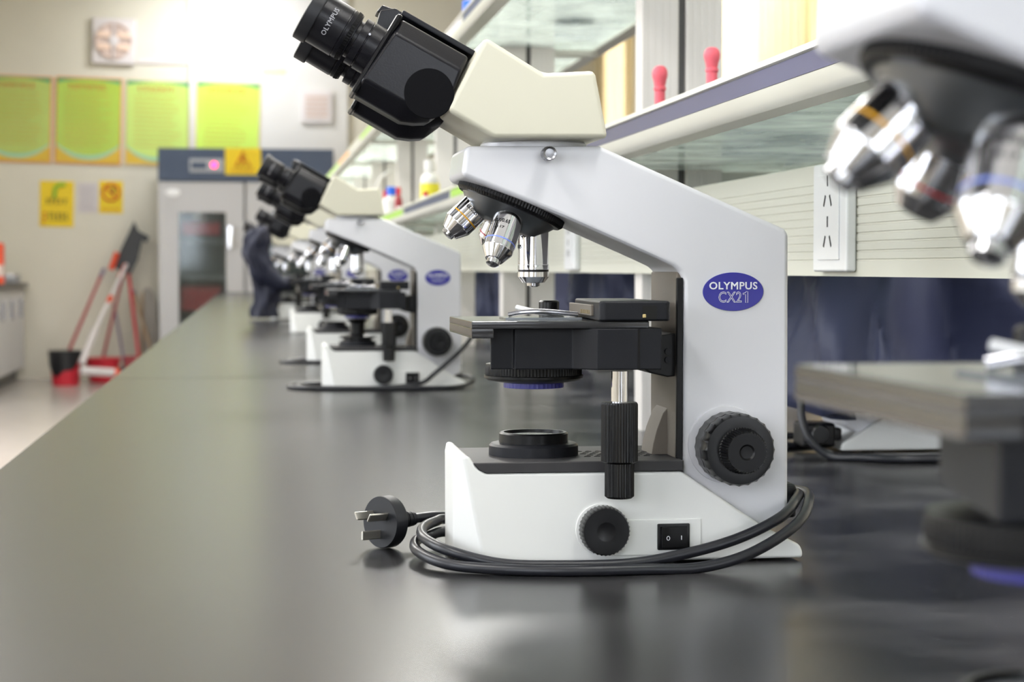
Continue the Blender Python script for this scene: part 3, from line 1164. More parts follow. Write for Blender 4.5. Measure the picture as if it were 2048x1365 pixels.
    near = [(pxx(981, -0.053), -0.053), (pxx(1026, -0.053), -0.053), (pxx(1030, -0.057), -0.057), (pxx(1145, -0.057), -0.057), (pxx(1195, -0.071), -0.071), (pxx(1276, -0.071), -0.071),
            (pxx(1279, -0.0695), -0.0695), (pxx(1324, -0.069), -0.069)]
    farp = [(near[-1][0], 0.060), (near[3][0], 0.060), (near[1][0] + 0.002, 0.030), (near[0][0] + 0.0008, -0.046)]
    obj('stage_body', prism_z(near + farp, zc0, zp0 + 0.0062, 0.0008, 2), 'black_grey', t, angle=20)
    br = LL([(1318, 672), (1345, 668), (1370, 668), (1370, 752), (1335, 756), (1300, 748), (1284, 738), (1318, 735)], -0.035)
    obj('stage_bracket', prism(br, -0.035, 0.035, 0.0012, 2), 'black_plastic', t)
    for zz in (705, 722):
        p = L(1328, zz, -0.037)
        obj('bracket_screw', lathe([(0.0022, 0), (0.0022, 0.0020), (0, 0.0020)], 16, fr((p[0] + 0.003, -0.035, p[1]), (0, -1, 0))), 'black_grey', t)
    # specimen holder
    hx0, hx1 = pxx(1201, -0.070), pxx(1341, -0.070)
    zh = L(1270, 604, -0.070)[1]
    pts = [(hx0 - 0.001, -0.070), (hx0 + 0.002, -0.0715), (hx1 - 0.002, -0.0715), (hx1, -0.069), (hx1 - 0.004, 0.050), (hx0 + 0.004, 0.050)]
    hd = obj('specimen_holder', prism_z(pts, zp1, zh, 0.0018, 3), 'black_grey', t)
    a = L(1285, 613, -0.0715)
    b = L(1313, 640, -0.0715)
    obj('holder_window', box(a[0], b[0], -0.0719, -0.0710, b[1], a[1]), 'hole_dark', hd)
    obj('window_screw', box(a[0], a[0] + 0.0024, -0.0724, -0.0715, b[1] + 0.0008, b[1] + 0.0032, 0.0004, 1), 'brass', hd)
    sc = obj('scale_plate', box(hx0 - 0.0018, hx0 + 0.0004, -0.045, 0.040, zp1 + 0.0028, zh - 0.0028, 0.0004, 1), 'inner_grey', hd)
    for q in range(9):
        obj('scale_tick', box(hx0 - 0.0021, hx0 - 0.0017, -0.040 + 0.004 * q, -0.0394 + 0.004 * q, zp1 + 0.0040, zp1 + 0.0066), 'brass', sc)
    z = zp1 + 0.0018
    bm = tube(smooth_path([(-0.0165, 0.004, z + 0.001), (-0.008, 0.000, z + 0.0026), (0.004, -0.003, z + 0.0032), (0.016, -0.004, z + 0.0024), (0.030, -0.004, z + 0.001)], 6), 0.0017, 10)
    obj('specimen_clip', bm, 'steel', hd)
    bm = tube(smooth_path([(-0.0085, 0.020, z + 0.0055), (-0.001, 0.010, z + 0.0035), (0.006, 0.000, z + 0.0022), (0.022, 0.010, z + 0.0010)], 6), 0.0018, 10)
    obj('clip_finger', bm, 'band_white', hd)
    obj('specimen_slide', box(-0.022, 0.030, -0.020, 0.012, zp1, zp1 + 0.0011), 'lens_glass', hd)
    kp = L(1098, 614, 0.052)
    obj('holder_knob', lathe([(0.0072, zp1), (0.0072, kp[1] + 0.003, 0.0003, 40), (0.0060, kp[1] + 0.0042), (0, kp[1] + 0.0042)], 80, Matrix.Translation((kp[0], 0.052, 0))), 'black_knob', t)
    # --- condenser
    zc = lambda py: CAM_Z - (py - 536.5) * 1.26 / F_PX - ZT
    cd = obj('condenser', lathe([(0.0325, zc0 + 0.001), (0.0330, zc(742), 0.0006, 90), (0.0330, zc(753), 0.0006, 90), (0.0338, zc(754)), (0.0338, zc(759)), (0.0310, zc(764)), (0.0230, zc(768)),
                                 (0.0200, zc(769))], 360), 'black_plastic', t, angle=28)
    obj('filter_ring', lathe([(0.0200, zc(766)), (0.0205, zc(770), 0.0004, 40), (0.0205, zc(779), 0.0004, 40), (0.0180, zc(780)), (0.0175, zc(777))], 160), 'filter_blue', cd)
    # --- stage travel knobs on a vertical shaft
    tx = L(1239, 850, -0.0655)[0]
    ty = -0.0655

    def zk(py):
        return L(1239, py, ty)[1]
    Mk = Matrix.Translation((tx, ty, 0))
    ds = obj('drive_shaft', lathe([(0.0055, zc0 - 0.001), (0.0055, zk(812))][::-1], 32, Mk), 'chrome', t)
    obj('travel_knob', lathe([(0.0085, zk(930)), (0.0120, zk(924), 0.0006, 40), (0.0120, zk(810), 0.0006, 40), (0.0112, zk(806)), (0.0058, zk(806))], 160, Mk), 'black_knob', t, angle=28)
    obj('travel_knob', lathe([(0.0080, zk(998)), (0.0096, zk(994), 0.0005, 34), (0.0096, zk(927), 0.0005, 34), (0.0085, zk(925))], 136, Mk), 'black_knob', t, angle=28)
    return t


scope = make_microscope()
tag(scope, 'sharply focused white binocular microscope with a blue oval badge, standing mid bench', 'microscope', 'microscopes in a row on the bench')
SCOPES = [
    (0.174, 3.075, 0.0, 'second microscope along the bench, just behind and left of the sharp one'),
    (0.175, 3.920, 0.0, 'third microscope along the bench, mostly hidden behind the second'),
    (0.178, 5.690, 0.0, 'fourth microscope along the bench, only its base front and eyepieces showing'),
    (0.136, 7.240, 0.0, 'farthest microscope on the near bench side, with a navy cover hanging before it'),
]
others = []
for x, y, rz, lab in SCOPES:
    c = copy_tree(scope)
    c.location = (x, y, ZT + 0.0004)
    c.rotation_euler = (0, 0, rz)
    c['label'] = lab
    others.append(c)
near_scope = copy_tree(scope)
near_scope.location = (0.210, 0.470, ZT + 0.0004)
near_scope['label'] = 'large blurred microscope cut off by the right edge, nearest the camera'
STAGE = ('stage_plate', 'stage_lip', 'stage_body', 'specimen_holder', 'holder_knob', 'drive_shaft', 'travel_knob', 'stage_bracket', 'bracket_screw')
for ch in near_scope.children:
    if ch.name.split('.')[0] in STAGE:
        ch.location.z += 0.006
# the second microscope carries a light adapter between lamp and condenser
obj('light_adapter', lathe([(0.016, 0.079), (0.030, 0.081), (0.030, 0.084), (0.012, 0.088), (0.012, 0.105), (0.019, 0.112)], 48), 'black_plastic', others[0])
# microscopes on the far side of the bench, turned the other way
opp = []
for x, y, lab in ((0.795, 1.965, 'microscope under a navy cover behind the socket channel, its pale rear foot showing'),
                  (0.830, 3.560, 'covered microscope behind the channel, seen above the stage of the sharp one'),
                  (0.830, 5.300, 'covered microscope behind the channel, just right of the second microscope')):
    c = copy_tree(scope)
    c.location = (x, y, ZT + 0.0004)
    c.rotation_euler = (0, 0, math.pi)
    c['label'] = lab
    opp.append((c, x, y))

# ------------------------------------------------------------------ navy dust covers
def dust_cover(x, y, z0, ztop, rx, ry, label, seed):
    """cloth pulled over a microscope: draped rounded box with hanging folds"""
    root = empty('dust_cover', (x, y, z0))
    tag(root, label, 'dust cover', 'navy dust covers')
    bm = bmesh.new()
    N, Mh = 96, 26
    rows = []
    H = ztop - z0
    for j in range(Mh + 1):
        v = j / Mh
        row = []
        for i in range(N):
            a = 2 * math.pi * i / N
            ca, sa = math.cos(a), math.sin(a)
            e = 0.62
            bx = math.copysign(abs(ca) ** e, ca) * rx
            by = math.copysign(abs(sa) ** e, sa) * ry
            k = 1.0 - 0.16 * v
            if ca > 0:
                bx *= 1.32
            fold = (1 - v) ** 0.7 * (0.022 * math.sin(5 * a + seed + 5.2 * v) + 0.013 * math.sin(11 * a - seed * 1.7 + 4.5 * v) + 0.006 * math.sin(23 * a + seed * 3 + 5 * v))
            fold += 0.022 * (1 - abs(math.sin(4 * a + 6.5 * v + seed * 2))) ** 3 * (1 - v)
            nz = noise.noise(Vector((bx * 9 + seed, by * 9, v * 3))) * 0.014
            top = 1.0
            if v > 0.86:
                top = math.sqrt(max(0.0, 1 - ((v - 0.86) / 0.14) ** 2)) * 0.97 + 0.03
            d = Vector((ca, sa))
            px, py = (bx * k) * top + d.x * (fold + nz) * top, (by * k) * top + d.y * (fold + nz) * top
            z = H * (v if v < 0.86 else 0.86 + (v - 0.86) * (1.0 if top > 0.3 else 1.0))
            if j == 0:
                z += 0.012 * math.sin(3 * a + seed) + 0.006 * math.sin(7 * a + seed)
            # above the arm the cloth leans back from the shelf
            lim = 0.700 - x - 0.150 * min(1.0, max(0.0, (1.085 - (z0 + z)) / 0.06))
            if px < lim:
                px = lim + 0.15 * (px - lim) * (0.0 if z0 + z > 1.06 else 1.0)
            row.append(bm.verts.new((px, py, z)))
        rows.append(row)
    for a_, b_ in zip(rows, rows[1:]):
        for i in range(N):
            bm.faces.new((a_[i], a_[(i + 1) % N], b_[(i + 1) % N], b_[i]))
    cen = Vector((0, 0, 0))
    for v_ in rows[-1]:
        cen += v_.co
    cv = bm.verts.new(cen / N + Vector((0, 0, 0.002)))
    for i in range(N):
        bm.faces.new((rows[-1][i], rows[-1][(i + 1) % N], cv))
    o = obj('cover_cloth', bm, 'cloth_navy', root, angle=70)
    sd = o.modifiers.new('cloth_thickness', 'SOLIDIFY')
    sd.thickness = 0.0012
    return root


dust_cover(0.790, 1.965, 0.846, 1.20, 0.200, 0.160, 'crumpled navy dust cover over the microscope behind the socket channel', 0.6)
dust_cover(0.835, 3.560, 0.846, 1.20, 0.215, 0.160, 'navy dust cover seen between objective and arm of the sharp microscope', 2.1)
dust_cover(0.835, 5.300, 0.846, 1.20, 0.215, 0.160, 'navy dust cover seen just right of the second microscope arm', 4.4)
def hanging_cover():
    """cover pulled off and hanging down before the farthest microscope"""
    root = empty('draped_cover', at(522, 636, 7.1))
    tag(root, 'navy cover hanging in folds before the farthest microscope', 'dust cover', 'navy dust covers')
    o0 = Vector(root.location)
    ctr = [(528, 452, 8), (522, 462, 20), (514, 482, 26), (512, 505, 25), (520, 528, 27), (530, 552, 30), (534, 575, 26), (532, 600, 23), (530, 620, 25), (530, 637, 27)]
    path = smooth_path([at(x, y, 7.1) - o0 for x, y, r in ctr], 5)
    rs = []
    for i in range(len(ctr) - 1):
        for k in range(5):
            rs.append(ctr[i][2] + (ctr[i + 1][2] - ctr[i][2]) * k / 5)
    rs.append(ctr[-1][2])
    bm = bmesh.new()
    rings = []
    N = 40
    for j, (p, r) in enumerate(zip(path, rs)):
        r = r * 7.1 / F_PX
        ring = []
        for i in range(N):
            a = 2 * math.pi * i / N
            f = 1 + 0.13 * math.sin(4 * a + j * 0.22) + 0.09 * math.sin(9 * a - j * 0.3) + 0.25 * noise.noise(Vector((math.cos(a) * 1.5, math.sin(a) * 1.5, j * 0.15)))
            ring.append(bm.verts.new((p.x + r * f * math.cos(a), p.y + r * 0.8 * f * math.sin(a), max(0.001, p.z))))
        rings.append(ring)
    for a_, b_ in zip(rings, rings[1:]):
        for i in range(N):
            bm.faces.new((a_[i], a_[(i + 1) % N], b_[(i + 1) % N], b_[i]))
    bm.faces.new(rings[0])
    bm.faces.new(rings[-1][::-1])
    obj('cloth_folds', bm, 'cloth_navy_dimmed', root, angle=70)
    # a fold swung across to the stage
    pth = smooth_path([at(x, y, 7.08) - o0 for x, y in ((528, 548), (545, 560), (562, 568), (578, 566))], 6)
    obj('cloth_fold', tube(pth, [0.045 - 0.0014 * k for k in range(len(pth))], 14), 'cloth_navy_dimmed', root, angle=70)


hanging_cover()

# ------------------------------------------------------------------ power cords
def plug_parts(root, c, nrm, r=0.0183):
    """round plug: disc with three flat pins, ribbed sleeve behind; c and nrm relative to root"""
    nrm = Vector(nrm).normalized()
    M = fr(c, nrm, (0, 0, 1))
    pg = obj('plug', lathe([(r * 0.55, -0.0125), (r * 0.96, -0.0105), (r, -0.009), (r, -0.001), (r * 0.97, 0.0), (0, 0.0)], 48, M), 'rubber', root)
    for u, v, ang in ((0.0045, 0.0068, 0.52), (0.0045, -0.0068, -0.52), (-0.0085, 0.0, 0.0)):
        bm = box(-0.0031, 0.0031, -0.0008, 0.0008, -0.001, 0.0165, 0.0005, 1)
        if ang == 0.0:
            pass
        put(bm, M @ Matrix.Translation((u, v, 0)) @ Matrix.Rotation(ang, 4, 'Z'))
        obj('pin', bm, 'pin_metal', pg)
    return pg, M


def to_root(root, pts):
    o = Vector(root.location)
    return [Vector(p) - o for p in pts]


cord = empty('power_cord', (0.10, 1.30, ZT))
tag(cord, 'black power cord wound twice round the sharp microscope base, plug lying at its left', 'power cord')
co = Vector(cord.location)
RC = 0.0036


def P3(px, py, Y, zmin=True):
    p = at(px, py, Y)
    if zmin:
        p.z = max(p.z, ZT + RC)
    return p


pc = at(760, 1046, 1.300)
pc.z = ZT + 0.0188
nrm = Vector((-0.80, -0.60, 0.03)).normalized()
plug_parts(cord, pc - co, nrm)
s0 = pc - nrm * 0.0105
s1 = s0 + Vector((0.0170, 0.0085, 0.0005))
prof = []
Ms = fr(s0 - co, s1 - s0, (0, 0, 1))
ln = (s1 - s0).length
for k in range(6):
    h = ln * k / 6
    prof += [(0.0072 - 0.0004 * k, h), (0.0072 - 0.0004 * k, h + ln / 12), (0.0052 - 0.0001 * k, h + ln / 12 + 0.0002), (0.0052 - 0.0001 * k, h + ln / 6 - 0.0002)]
obj('strain_relief', lathe(prof, 28, Ms), 'rubber', cord)
lead = [s1, P3(880, 1033, 1.325), P3(960, 1040, 1.335), Vector((0.20, 1.330, ZT + 0.010)), Vector((0.29, 1.322, ZT + 0.020)), Vector((0.355, 1.312, ZT + 0.034)), P3(1588, 985, 1.272),
        # first turn along the near side
        P3(1590, 1003, 1.222), P3(1560, 1036, 1.195), P3(1480, 1076, 1.188), P3(1380, 1106, 1.187), P3(1260, 1128, 1.187), P3(1120, 1138, 1.188), P3(1000, 1128, 1.192),
        P3(900, 1103, 1.205), P3(850, 1078, 1.235), P3(845, 1058, 1.275), P3(870, 1044, 1.305), P3(905, 1040, 1.320), Vector((0.20, 1.337, ZT + 0.0045)), Vector((0.30, 1.332, ZT + 0.018)), Vector((0.366, 1.318, ZT + 0.034)), P3(1604, 983, 1.276),
        # second turn
        P3(1617, 1005, 1.222), P3(1590, 1052, 1.188), P3(1500, 1108, 1.172), P3(1400, 1139, 1.168), P3(1290, 1158, 1.166), P3(1150, 1163, 1.166), P3(1020, 1150, 1.176),
        P3(900, 1130, 1.196), P3(838, 1105, 1.228), P3(832, 1083, 1.265), P3(860, 1072, 1.295), P3(900, 1064, 1.310), Vector((0.19, 1.322, ZT + RC)), Vector((0.28, 1.314, ZT + 0.012)), Vector((0.352, 1.290, ZT + 0.030)), Vector((0.3600, 1.268, ZT + 0.034))]
obj('cable', tube(smooth_path(to_root(cord, lead), 8), RC, 12), 'cable', cord, angle=60)
obj('appliance_plug', box(0.2560, 0.2760, -0.043, -0.023, 0.022, 0.046, 0.003, 3), 'rubber', cord)


def base_cord(name, sx, sy, label, lift, group):
    """a cord wound once or twice round a microscope base, tail up to the focus knob side"""
    root = empty('power_cord', (sx, sy, ZT))
    tag(root, label, 'power cord', group)
    r = RC
    v = [(0.172, 0.030, 0.034), (0.180, -0.030, 0.052), (0.165, -0.066, 0.030), (0.110, -0.072, 0.012), (0.03, -0.073, r), (-0.03, -0.068, r), (-0.085, -0.045, r), (-0.098, 0.0, r), (-0.075, 0.040, r), (-0.02, 0.066, r),
         (0.06, 0.075, r), (0.13, 0.068, 0.010), (0.182, 0.030, 0.016), (0.186, -0.030, 0.010), (0.150, -0.078, r), (0.06, -0.082, r), (-0.03, -0.080, r), (-0.095, -0.058, r), (-0.112, 0.0, r), (-0.085, 0.055, r), (-0.01, 0.084, r), (0.10, 0.086, r)]
    if lift:
        v = [(0.176, 0.00, 0.090), (0.184, -0.040, 0.085), (0.160, -0.068, 0.060), (0.120, -0.070, 0.026), (0.095, -0.071, 0.010)] + v[4:]
    obj('cable', tube(smooth_path([Vector(p) for p in v], 6), r, 10), 'cable', root, angle=60)
    return root


base_cord('c', 0.174, 3.075, 'black power cord looped round the second microscope base', True, 'cords of the farther microscopes')
base_cord('c', 0.175, 3.920, 'black power cord looped round the third microscope base', False, 'cords of the farther microscopes')

# cord of the covered microscope behind the channel
oc = empty('power_cord', (0.60, 1.80, ZT))
tag(oc, 'black power cord curving over the bench in front of the covered microscope foot', 'power cord')
pts = [at(1602, 800, 1.87), at(1604, 838, 1.86), at(1620, 880, 1.85), at(1660, 915, 1.84), at(1720, 936, 1.82), at(1800, 943, 1.80), at(1900, 946, 1.80), at(2060, 946, 1.80), at(2200, 944, 1.80)]
for p in pts:
    p.z = max(p.z, ZT + 0.0042)
obj('cable', tube(smooth_path(to_root(oc, pts), 8), 0.0042, 12), 'cable', oc, angle=60)
oc2 = empty('power_cord', (0.58, 1.95, ZT))
tag(oc2, 'short black cord coil behind the arm of the sharp microscope', 'power cord')
pts = [at(1570, 905, 1.95), at(1600, 902, 1.96), at(1640, 892, 1.99), at(1650, 880, 2.02), at(1620, 872, 2.05), at(1570, 872, 2.05)]
for p in pts:
    p.z = max(p.z, ZT + 0.0042)
obj('cable', tube(smooth_path(to_root(oc2, pts), 8), 0.0042, 12), 'cable', oc2, angle=60)
ad = at(1632, 878, 1.93)
adp = empty('plug_adapter', (ad.x, 1.93, ZT))
tag(adp, 'black plug block lying beside the covered microscope foot', 'plug')
obj('block', box(-0.020, 0.016, -0.02, 0.02, 0.006, 0.032, 0.004, 3), 'black_plastic', adp)
obj('key', box(0.014, 0.026, -0.010, 0.010, 0.012, 0.026, 0.003, 2), 'black_plastic', adp)
obj('collar', lathe([(0.009, -0.024), (0.011, -0.020), (0.011, -0.016)], 24, fr((-0.002, 0, 0.020), (0, 1, 0))), 'black_knob', adp)

# ------------------------------------------------------------------ things on the shelf
ZS = 1.1044 + 0.0046 + 0.0060   # top of the lower glass


def dropper(px, py_top, Y, label):
    p = at(px, py_top, Y)
    root = empty('dropper_bulb', (p.x, Y, ZS))
    tag(root, label, 'dropper', 'pink rubber dropper bulbs')
    H = p.z - ZS
    q = Y / F_PX
    obj('bulb', lathe([(0.0056, max(0.002, H - 110 * q)), (0.0058, H - 52 * q), (0.0068, H - 50 * q), (0.0068, H - 45 * q), (0.0058, H - 43 * q), (0.0068, H - 33 * q), (0.0082, H - 23 * q),
                       (0.0086, H - 16 * q), (0.0079, H - 9 * q), (0.0060, H - 3.5 * q), (0.0034, H - 0.9 * q), (0, H)], 32), 'bulb_pink', root)
    obj('glass_stem', lathe([(0.0035, 0.0), (0.0035, max(0.003, H - 106 * q))], 16), 'lens_glass', root)
    return root


dropper(1320, 131, 2.02, 'pink rubber dropper bulb standing on the shelf, left of the two')
dropper(1424, 94, 1.90, 'pink rubber dropper bulb standing on the shelf, right of the two')


def bottle(px, Y, H, R, m, cap, label, band=None, z=ZS, neck=True):
    p = at(px, 400, Y)
    root = empty('reagent_bottle', (p.x, Y, z))
    tag(root, label, 'bottle', 'bottles on the reagent shelf')
    prof = [(R * 0.95, 0), (R, 0.004), (R, H * 0.62), (R * 0.92, H * 0.68), (R * 0.5, H * 0.76), (R * 0.45, H * 0.80)]
    obj('body', lathe(prof, 32), m, root)
    obj('cap', lathe([(R * 0.5, H * 0.78), (R * 0.62, H * 0.79, 0.0005, 20), (R * 0.60, H * 0.99, 0.0005, 20), (R * 0.5, H)], 40), cap, root)
    if band:
        obj('label_band', lathe([(R * 0.9, H * 0.10), (R * 1.015, H * 0.11), (R * 1.015, H * 0.56), (R * 0.9, H * 0.57)], 32), band, root)
    return root


bottle(860, 4.30, 0.125, 0.022, 'bottle_white', 'bottle_white', 'white bottle with a yellow label on the shelf before a post', 'label_yellow')
bottle(783, 5.40, 0.110, 0.023, 'bottle_white', 'cap_blue', 'bottle with a blue cap on the shelf, above the second microscope head', None)
bottle(771, 5.55, 0.105, 0.012, 'bottle_white', 'cap_red', 'slim bottle with a red cap, left of the blue-capped bottle')
bottle(797, 5.20, 0.100, 0.011, 'dark_red', 'cap_red', 'slim dark red bottle right of the blue-capped bottle')
bottle(851, 4.02, 0.040, 0.010, 'bottle_white', 'cap_red', 'tiny red-capped vial before the yellow-labelled bottle')
ZU = 1.396 + 0.0046 + 0.0060
bottle(941, 3.75, 0.12, 0.026, 'cap_blue', 'cap_blue', 'blue bottle on the upper glass shelf, left of a post', None, z=ZU)
bottle(962, 3.55, 0.10, 0.014, 'cap_red', 'cap_red', 'small red bottle on the upper glass shelf beside the blue one', None, z=ZU)
bottle(1150, 3.10, 0.14, 0.035, 'bottle_white', 'bottle_white', 'large white bottle on the upper glass shelf, right of a post', None, z=ZU)
# wash bottle with a bent spout
wb = at(752, 395, 6.2)
wr = empty('wash_bottle', (wb.x, 6.2, ZS))
tag(wr, 'white wash bottle with a bent spout on the shelf', 'bottle')
obj('body', lathe([(0.030, 0), (0.032, 0.004), (0.032, 0.075), (0.026, 0.092), (0.013, 0.100), (0.013, 0.104)], 32), 'bottle_white', wr)
obj('cap', lathe([(0.015, 0.100), (0.015, 0.116), (0.008, 0.120)], 32), 'bottle_white', wr)
obj('spout', tube(smooth_path([Vector(p) for p in ((0, 0, 0.115), (0.006, 0, 0.150), (0.022, 0, 0.178), (0.052, 0, 0.196))], 8), 0.006, 10), 'bottle_white', wr)
# white dish
ds = at(825, 400, 4.75)
dr = empty('evaporating_dish', (ds.x, 4.75, ZS))
tag(dr, 'shallow white dish on the shelf before the bottles', 'dish')
obj('bowl', lathe([(0.016, 0), (0.030, 0.010), (0.040, 0.028), (0.041, 0.030), (0.038, 0.030), (0.028, 0.013), (0, 0.006)], 40), 'bottle_white', dr)
obj('rim', lathe([(0.039, 0.0285), (0.0425, 0.0295), (0.0425, 0.031), (0.039, 0.0315)], 40), 'bottle_white', dr)

# ------------------------------------------------------------------ far wall: posters, signs, fan
random.seed(3)


def wall_x(px):
    return (px - 500) * (YW - 0.02) / F_PX


def wpt(px, py, Y=None):
    return at(px, py, Y or (YW - 0.02))


def print_bm(rows, y, x0, x1, cw, ch, jit=0.0):
    """rows of small character-like strokes, flat print"""
    bm = bmesh.new()
    for z, a, b in rows:
        x = a
        while x < b - cw:
            for k in range(3):
                zz = z + ch * (k - 1) * 0.42
                w = cw * random.uniform(0.45, 0.8)
                xx = x + random.uniform(0, cw * 0.15)
                vs = [bm.verts.new(q) for q in ((xx, y, zz - ch * 0.09), (xx + w, y, zz - ch * 0.09), (xx + w, y, zz + ch * 0.09), (xx, y, zz + ch * 0.09))]
                bm.faces.new(vs)
            xx = x + cw * random.uniform(0.25, 0.5)
            vs = [bm.verts.new(q) for q in ((xx, y, z - ch * 0.5), (xx + cw * 0.12, y, z - ch * 0.5), (xx + cw * 0.12, y, z + ch * 0.5), (xx, y, z + ch * 0.5))]
            bm.faces.new(vs)
            x += cw
    return bm


def poster(x0, x1, yt, yb, m, frame, label):
    """framed wall chart; coordinates relative to its centre, hung a touch askew"""
    a, b = wpt(x0, yt), wpt(x1, yb)
    W, H = b.x - a.x, a.z - b.z
    root = empty('poster', ((a.x + b.x) / 2, YW - 0.001 - (0.05 if (a.x + b.x) / 2 > -0.5 else 0), (a.z + b.z) / 2))
    root.rotation_euler = (0, math.radians(1.6), 0)
    tag(root, label, 'poster', 'green wall charts')
    w, h = W / 2, H / 2
    obj('backing', box(-w, w, -0.012, 0, -h, h, 0.002), frame, root)
    pb = obj('picture', box(-w * 0.955, w * 0.955, -0.0135, -0.011, -h * 0.965, h * 0.965), 'poster_gold', root)

    def arc(zlo, zhi, bend_t, bend_b, y, wk):
        bm = bmesh.new()
        n = 24
        top, bot = [], []
        for i in range(n + 1):
            u = -1 + 2 * i / n
            top.append(bm.verts.new((u * w * wk, y, zhi - bend_t * u * u)))
            bot.append(bm.verts.new((u * w * wk, y, zlo + bend_b * abs(u) ** 2.2)))
        for i in range(n):
            bm.faces.new((bot[i], bot[i + 1], top[i + 1], top[i]))
        return bm
    obj('corner_tint', arc(h * 0.70, h * 0.965, 0, 0, -0.0138, 0.955), 'poster_teal', pb)
    obj('sky_arc', arc(-h * 0.90, h * 0.5, 0, H * 0.16, -0.0140, 0.955), 'poster_sky', pb)
    obj('green_field', arc(-h * 0.80, h * 0.95, H * 0.045, H * 0.13, -0.0142, 0.955), m, pb)
    obj('heading', print_bm([(h * 0.78, -w * 0.62, w * 0.62)], -0.0146, 0, 0, W * 0.082, H * 0.06), 'poster_red', pb)
    rows = [(h * (0.60 - 0.105 * k), -w * 0.72, w * random.uniform(0.3, 0.74)) for k in range(12)]
    obj('text_lines', print_bm(rows, -0.0146, 0, 0, W * 0.030, H * 0.022), 'poster_print', pb)
    return root


poster(-36, 104, 150, 325, 'poster_green_a', 'poster_frame', 'dull green wall chart cut off by the left edge')
poster(109, 244, 154, 329, 'poster_green_b', 'poster_frame', 'strong green wall chart, second from the left edge')
poster(249, 380, 159, 333, 'poster_green_c', 'poster_frame_pale', 'pale green wall chart, third from the left edge')
poster(390, 521, 163, 338, 'poster_green_d', 'poster_frame_pale', 'bright lime wall chart directly above the refrigerator')


def sheet(name, x0, x1, yt, yb, m, label, cat, Y=None, roll=0.0, proud=0.0):
    Yp = Y or (YW - 0.001)
    a, b = at(x0, yt, Yp), at(x1, yb, Yp)
    root = empty(name, ((a.x + b.x) / 2, Yp, (a.z + b.z) / 2))
    root.rotation_euler = (0, roll, 0)
    tag(root, label, cat)
    w, h = (b.x - a.x) / 2, (a.z - b.z) / 2
    o = obj('sheet', box(-w, w, -0.004, 0, -h, h, 0.0008, 1), m, root)
    return root, w, h


r, w, h = sheet('warning_sign', 79, 148, 362, 454, 'sign_yellow', 'large yellow notice with black writing on the far wall', 'sign', roll=0.02)
obj('tree_mark', tube(smooth_path([Vector(q) for q in ((-w * .15, -.006, h * .25), (-w * .12, -.006, h * .5), (-w * .02, -.006, h * .78), (w * .5, -.006, h * .86))], 5), 0.016, 8), 'sign_green', r)
obj('text_lines', print_bm([(h * .12, -w * .65, w * .75)], -0.006, 0, 0, w * .26, h * .22), 'sign_black', r)
obj('text_lines', print_bm([(-h * .55, -w * .5, w * .9)], -0.006, 0, 0, w * .24, h * .30), 'sign_black', r)
obj('red_mark', print_bm([(-h * .62, -w * .85, -w * .48)], -0.006, 0, 0, w * .3, h * .5), 'sign_red', r)
r, w, h = sheet('no_smoking_sign', 198, 246, 362, 427, 'sign_yellow', 'small yellow prohibition sign with a struck-out circle on the far wall', 'sign', roll=0.02)
ring = bmesh.new()
R0 = w * 0.70
tube([Vector((R0 * math.cos(k * math.pi / 16), -0.006, h * 0.28 + R0 * math.sin(k * math.pi / 16))) for k in range(32)], 0.010, 6, ring, closed=True)
rod((-R0 * .7, -.006, h * .28 + R0 * .7), (R0 * .7, -.006, h * .28 - R0 * .7), 0.009, 6, ring)
obj('struck_circle', ring, 'sign_red', r)
obj('cigarette_mark', box(w * .10, w * .28, -0.0062, -0.004, h * .10, h * .62), 'sign_black', r)
obj('text_lines', print_bm([(-h * .76, -w * .8, w * .85)], -0.006, 0, 0, w * .22, h * .14), 'sign_red', r)
r, w, h = sheet('notice_sheet', 156, 196, 366, 426, 'paper_white', 'pale paper notice between the two yellow signs', 'notice')
obj('text_lines', print_bm([(h * (.7 - .2 * k), -w * .75, w * .7) for k in range(8)], -0.0046, 0, 0, w * .12, h * .06), 'print_grey', r)
r, w, h = sheet('wall_tape', 524, 572, 136, 150, 'curtain_plain', 'short strip of beige tape on the white column', 'tape', Y=YW - 0.051)

# exhaust fan
fa, fb = wpt(184, 36), wpt(272, 130)
FWd, FH = (fb.x - fa.x) / 2, (fa.z - fb.z) / 2
fan = empty('exhaust_fan', ((fa.x + fb.x) / 2, YW - 0.001, (fa.z + fb.z) / 2))
fan.rotation_euler = (0, math.radians(1.6), 0)
tag(fan, 'square white exhaust fan high on the far wall', 'fan')
obj('frame', box(-FWd, FWd, -0.06, 0, -FH, FH, 0.015, 3), 'fan_white', fan)
obj('duct_ring', lathe([(FWd * 0.86, 0), (FWd * 0.86, 0.02), (FWd * 0.78, 0.024), (FWd * 0.76, 0.004)], 48, fr((0, -0.058, 0), (0, -1, 0))), 'fan_pink', fan)
obj('duct', lathe([(FWd * 0.77, 0), (FWd * 0.77, 0.003)], 48, fr((0, -0.058, 0), (0, -1, 0))), 'fan_pink', fan)
obj('hub', lathe([(FWd * 0.24, 0), (FWd * 0.24, 0.022), (FWd * 0.18, 0.028), (0, 0.030)], 32, fr((0, -0.058, 0), (0, -1, 0))), 'fan_white', fan)
for k in range(5):
    bm = box(0, FWd * 0.52, -0.003, 0.003, -FWd * 0.16, FWd * 0.16, 0.002)
    put(bm, Matrix.Translation((0, -0.066, 0)) @ Matrix.Rotation(k * 2 * math.pi / 5 + 0.3, 4, 'Y') @ Matrix.Translation((FWd * 0.20, 0, 0)) @ Matrix.Rotation(0.25, 4, 'X'))
    obj('blade', bm, 'fan_pink', fan)
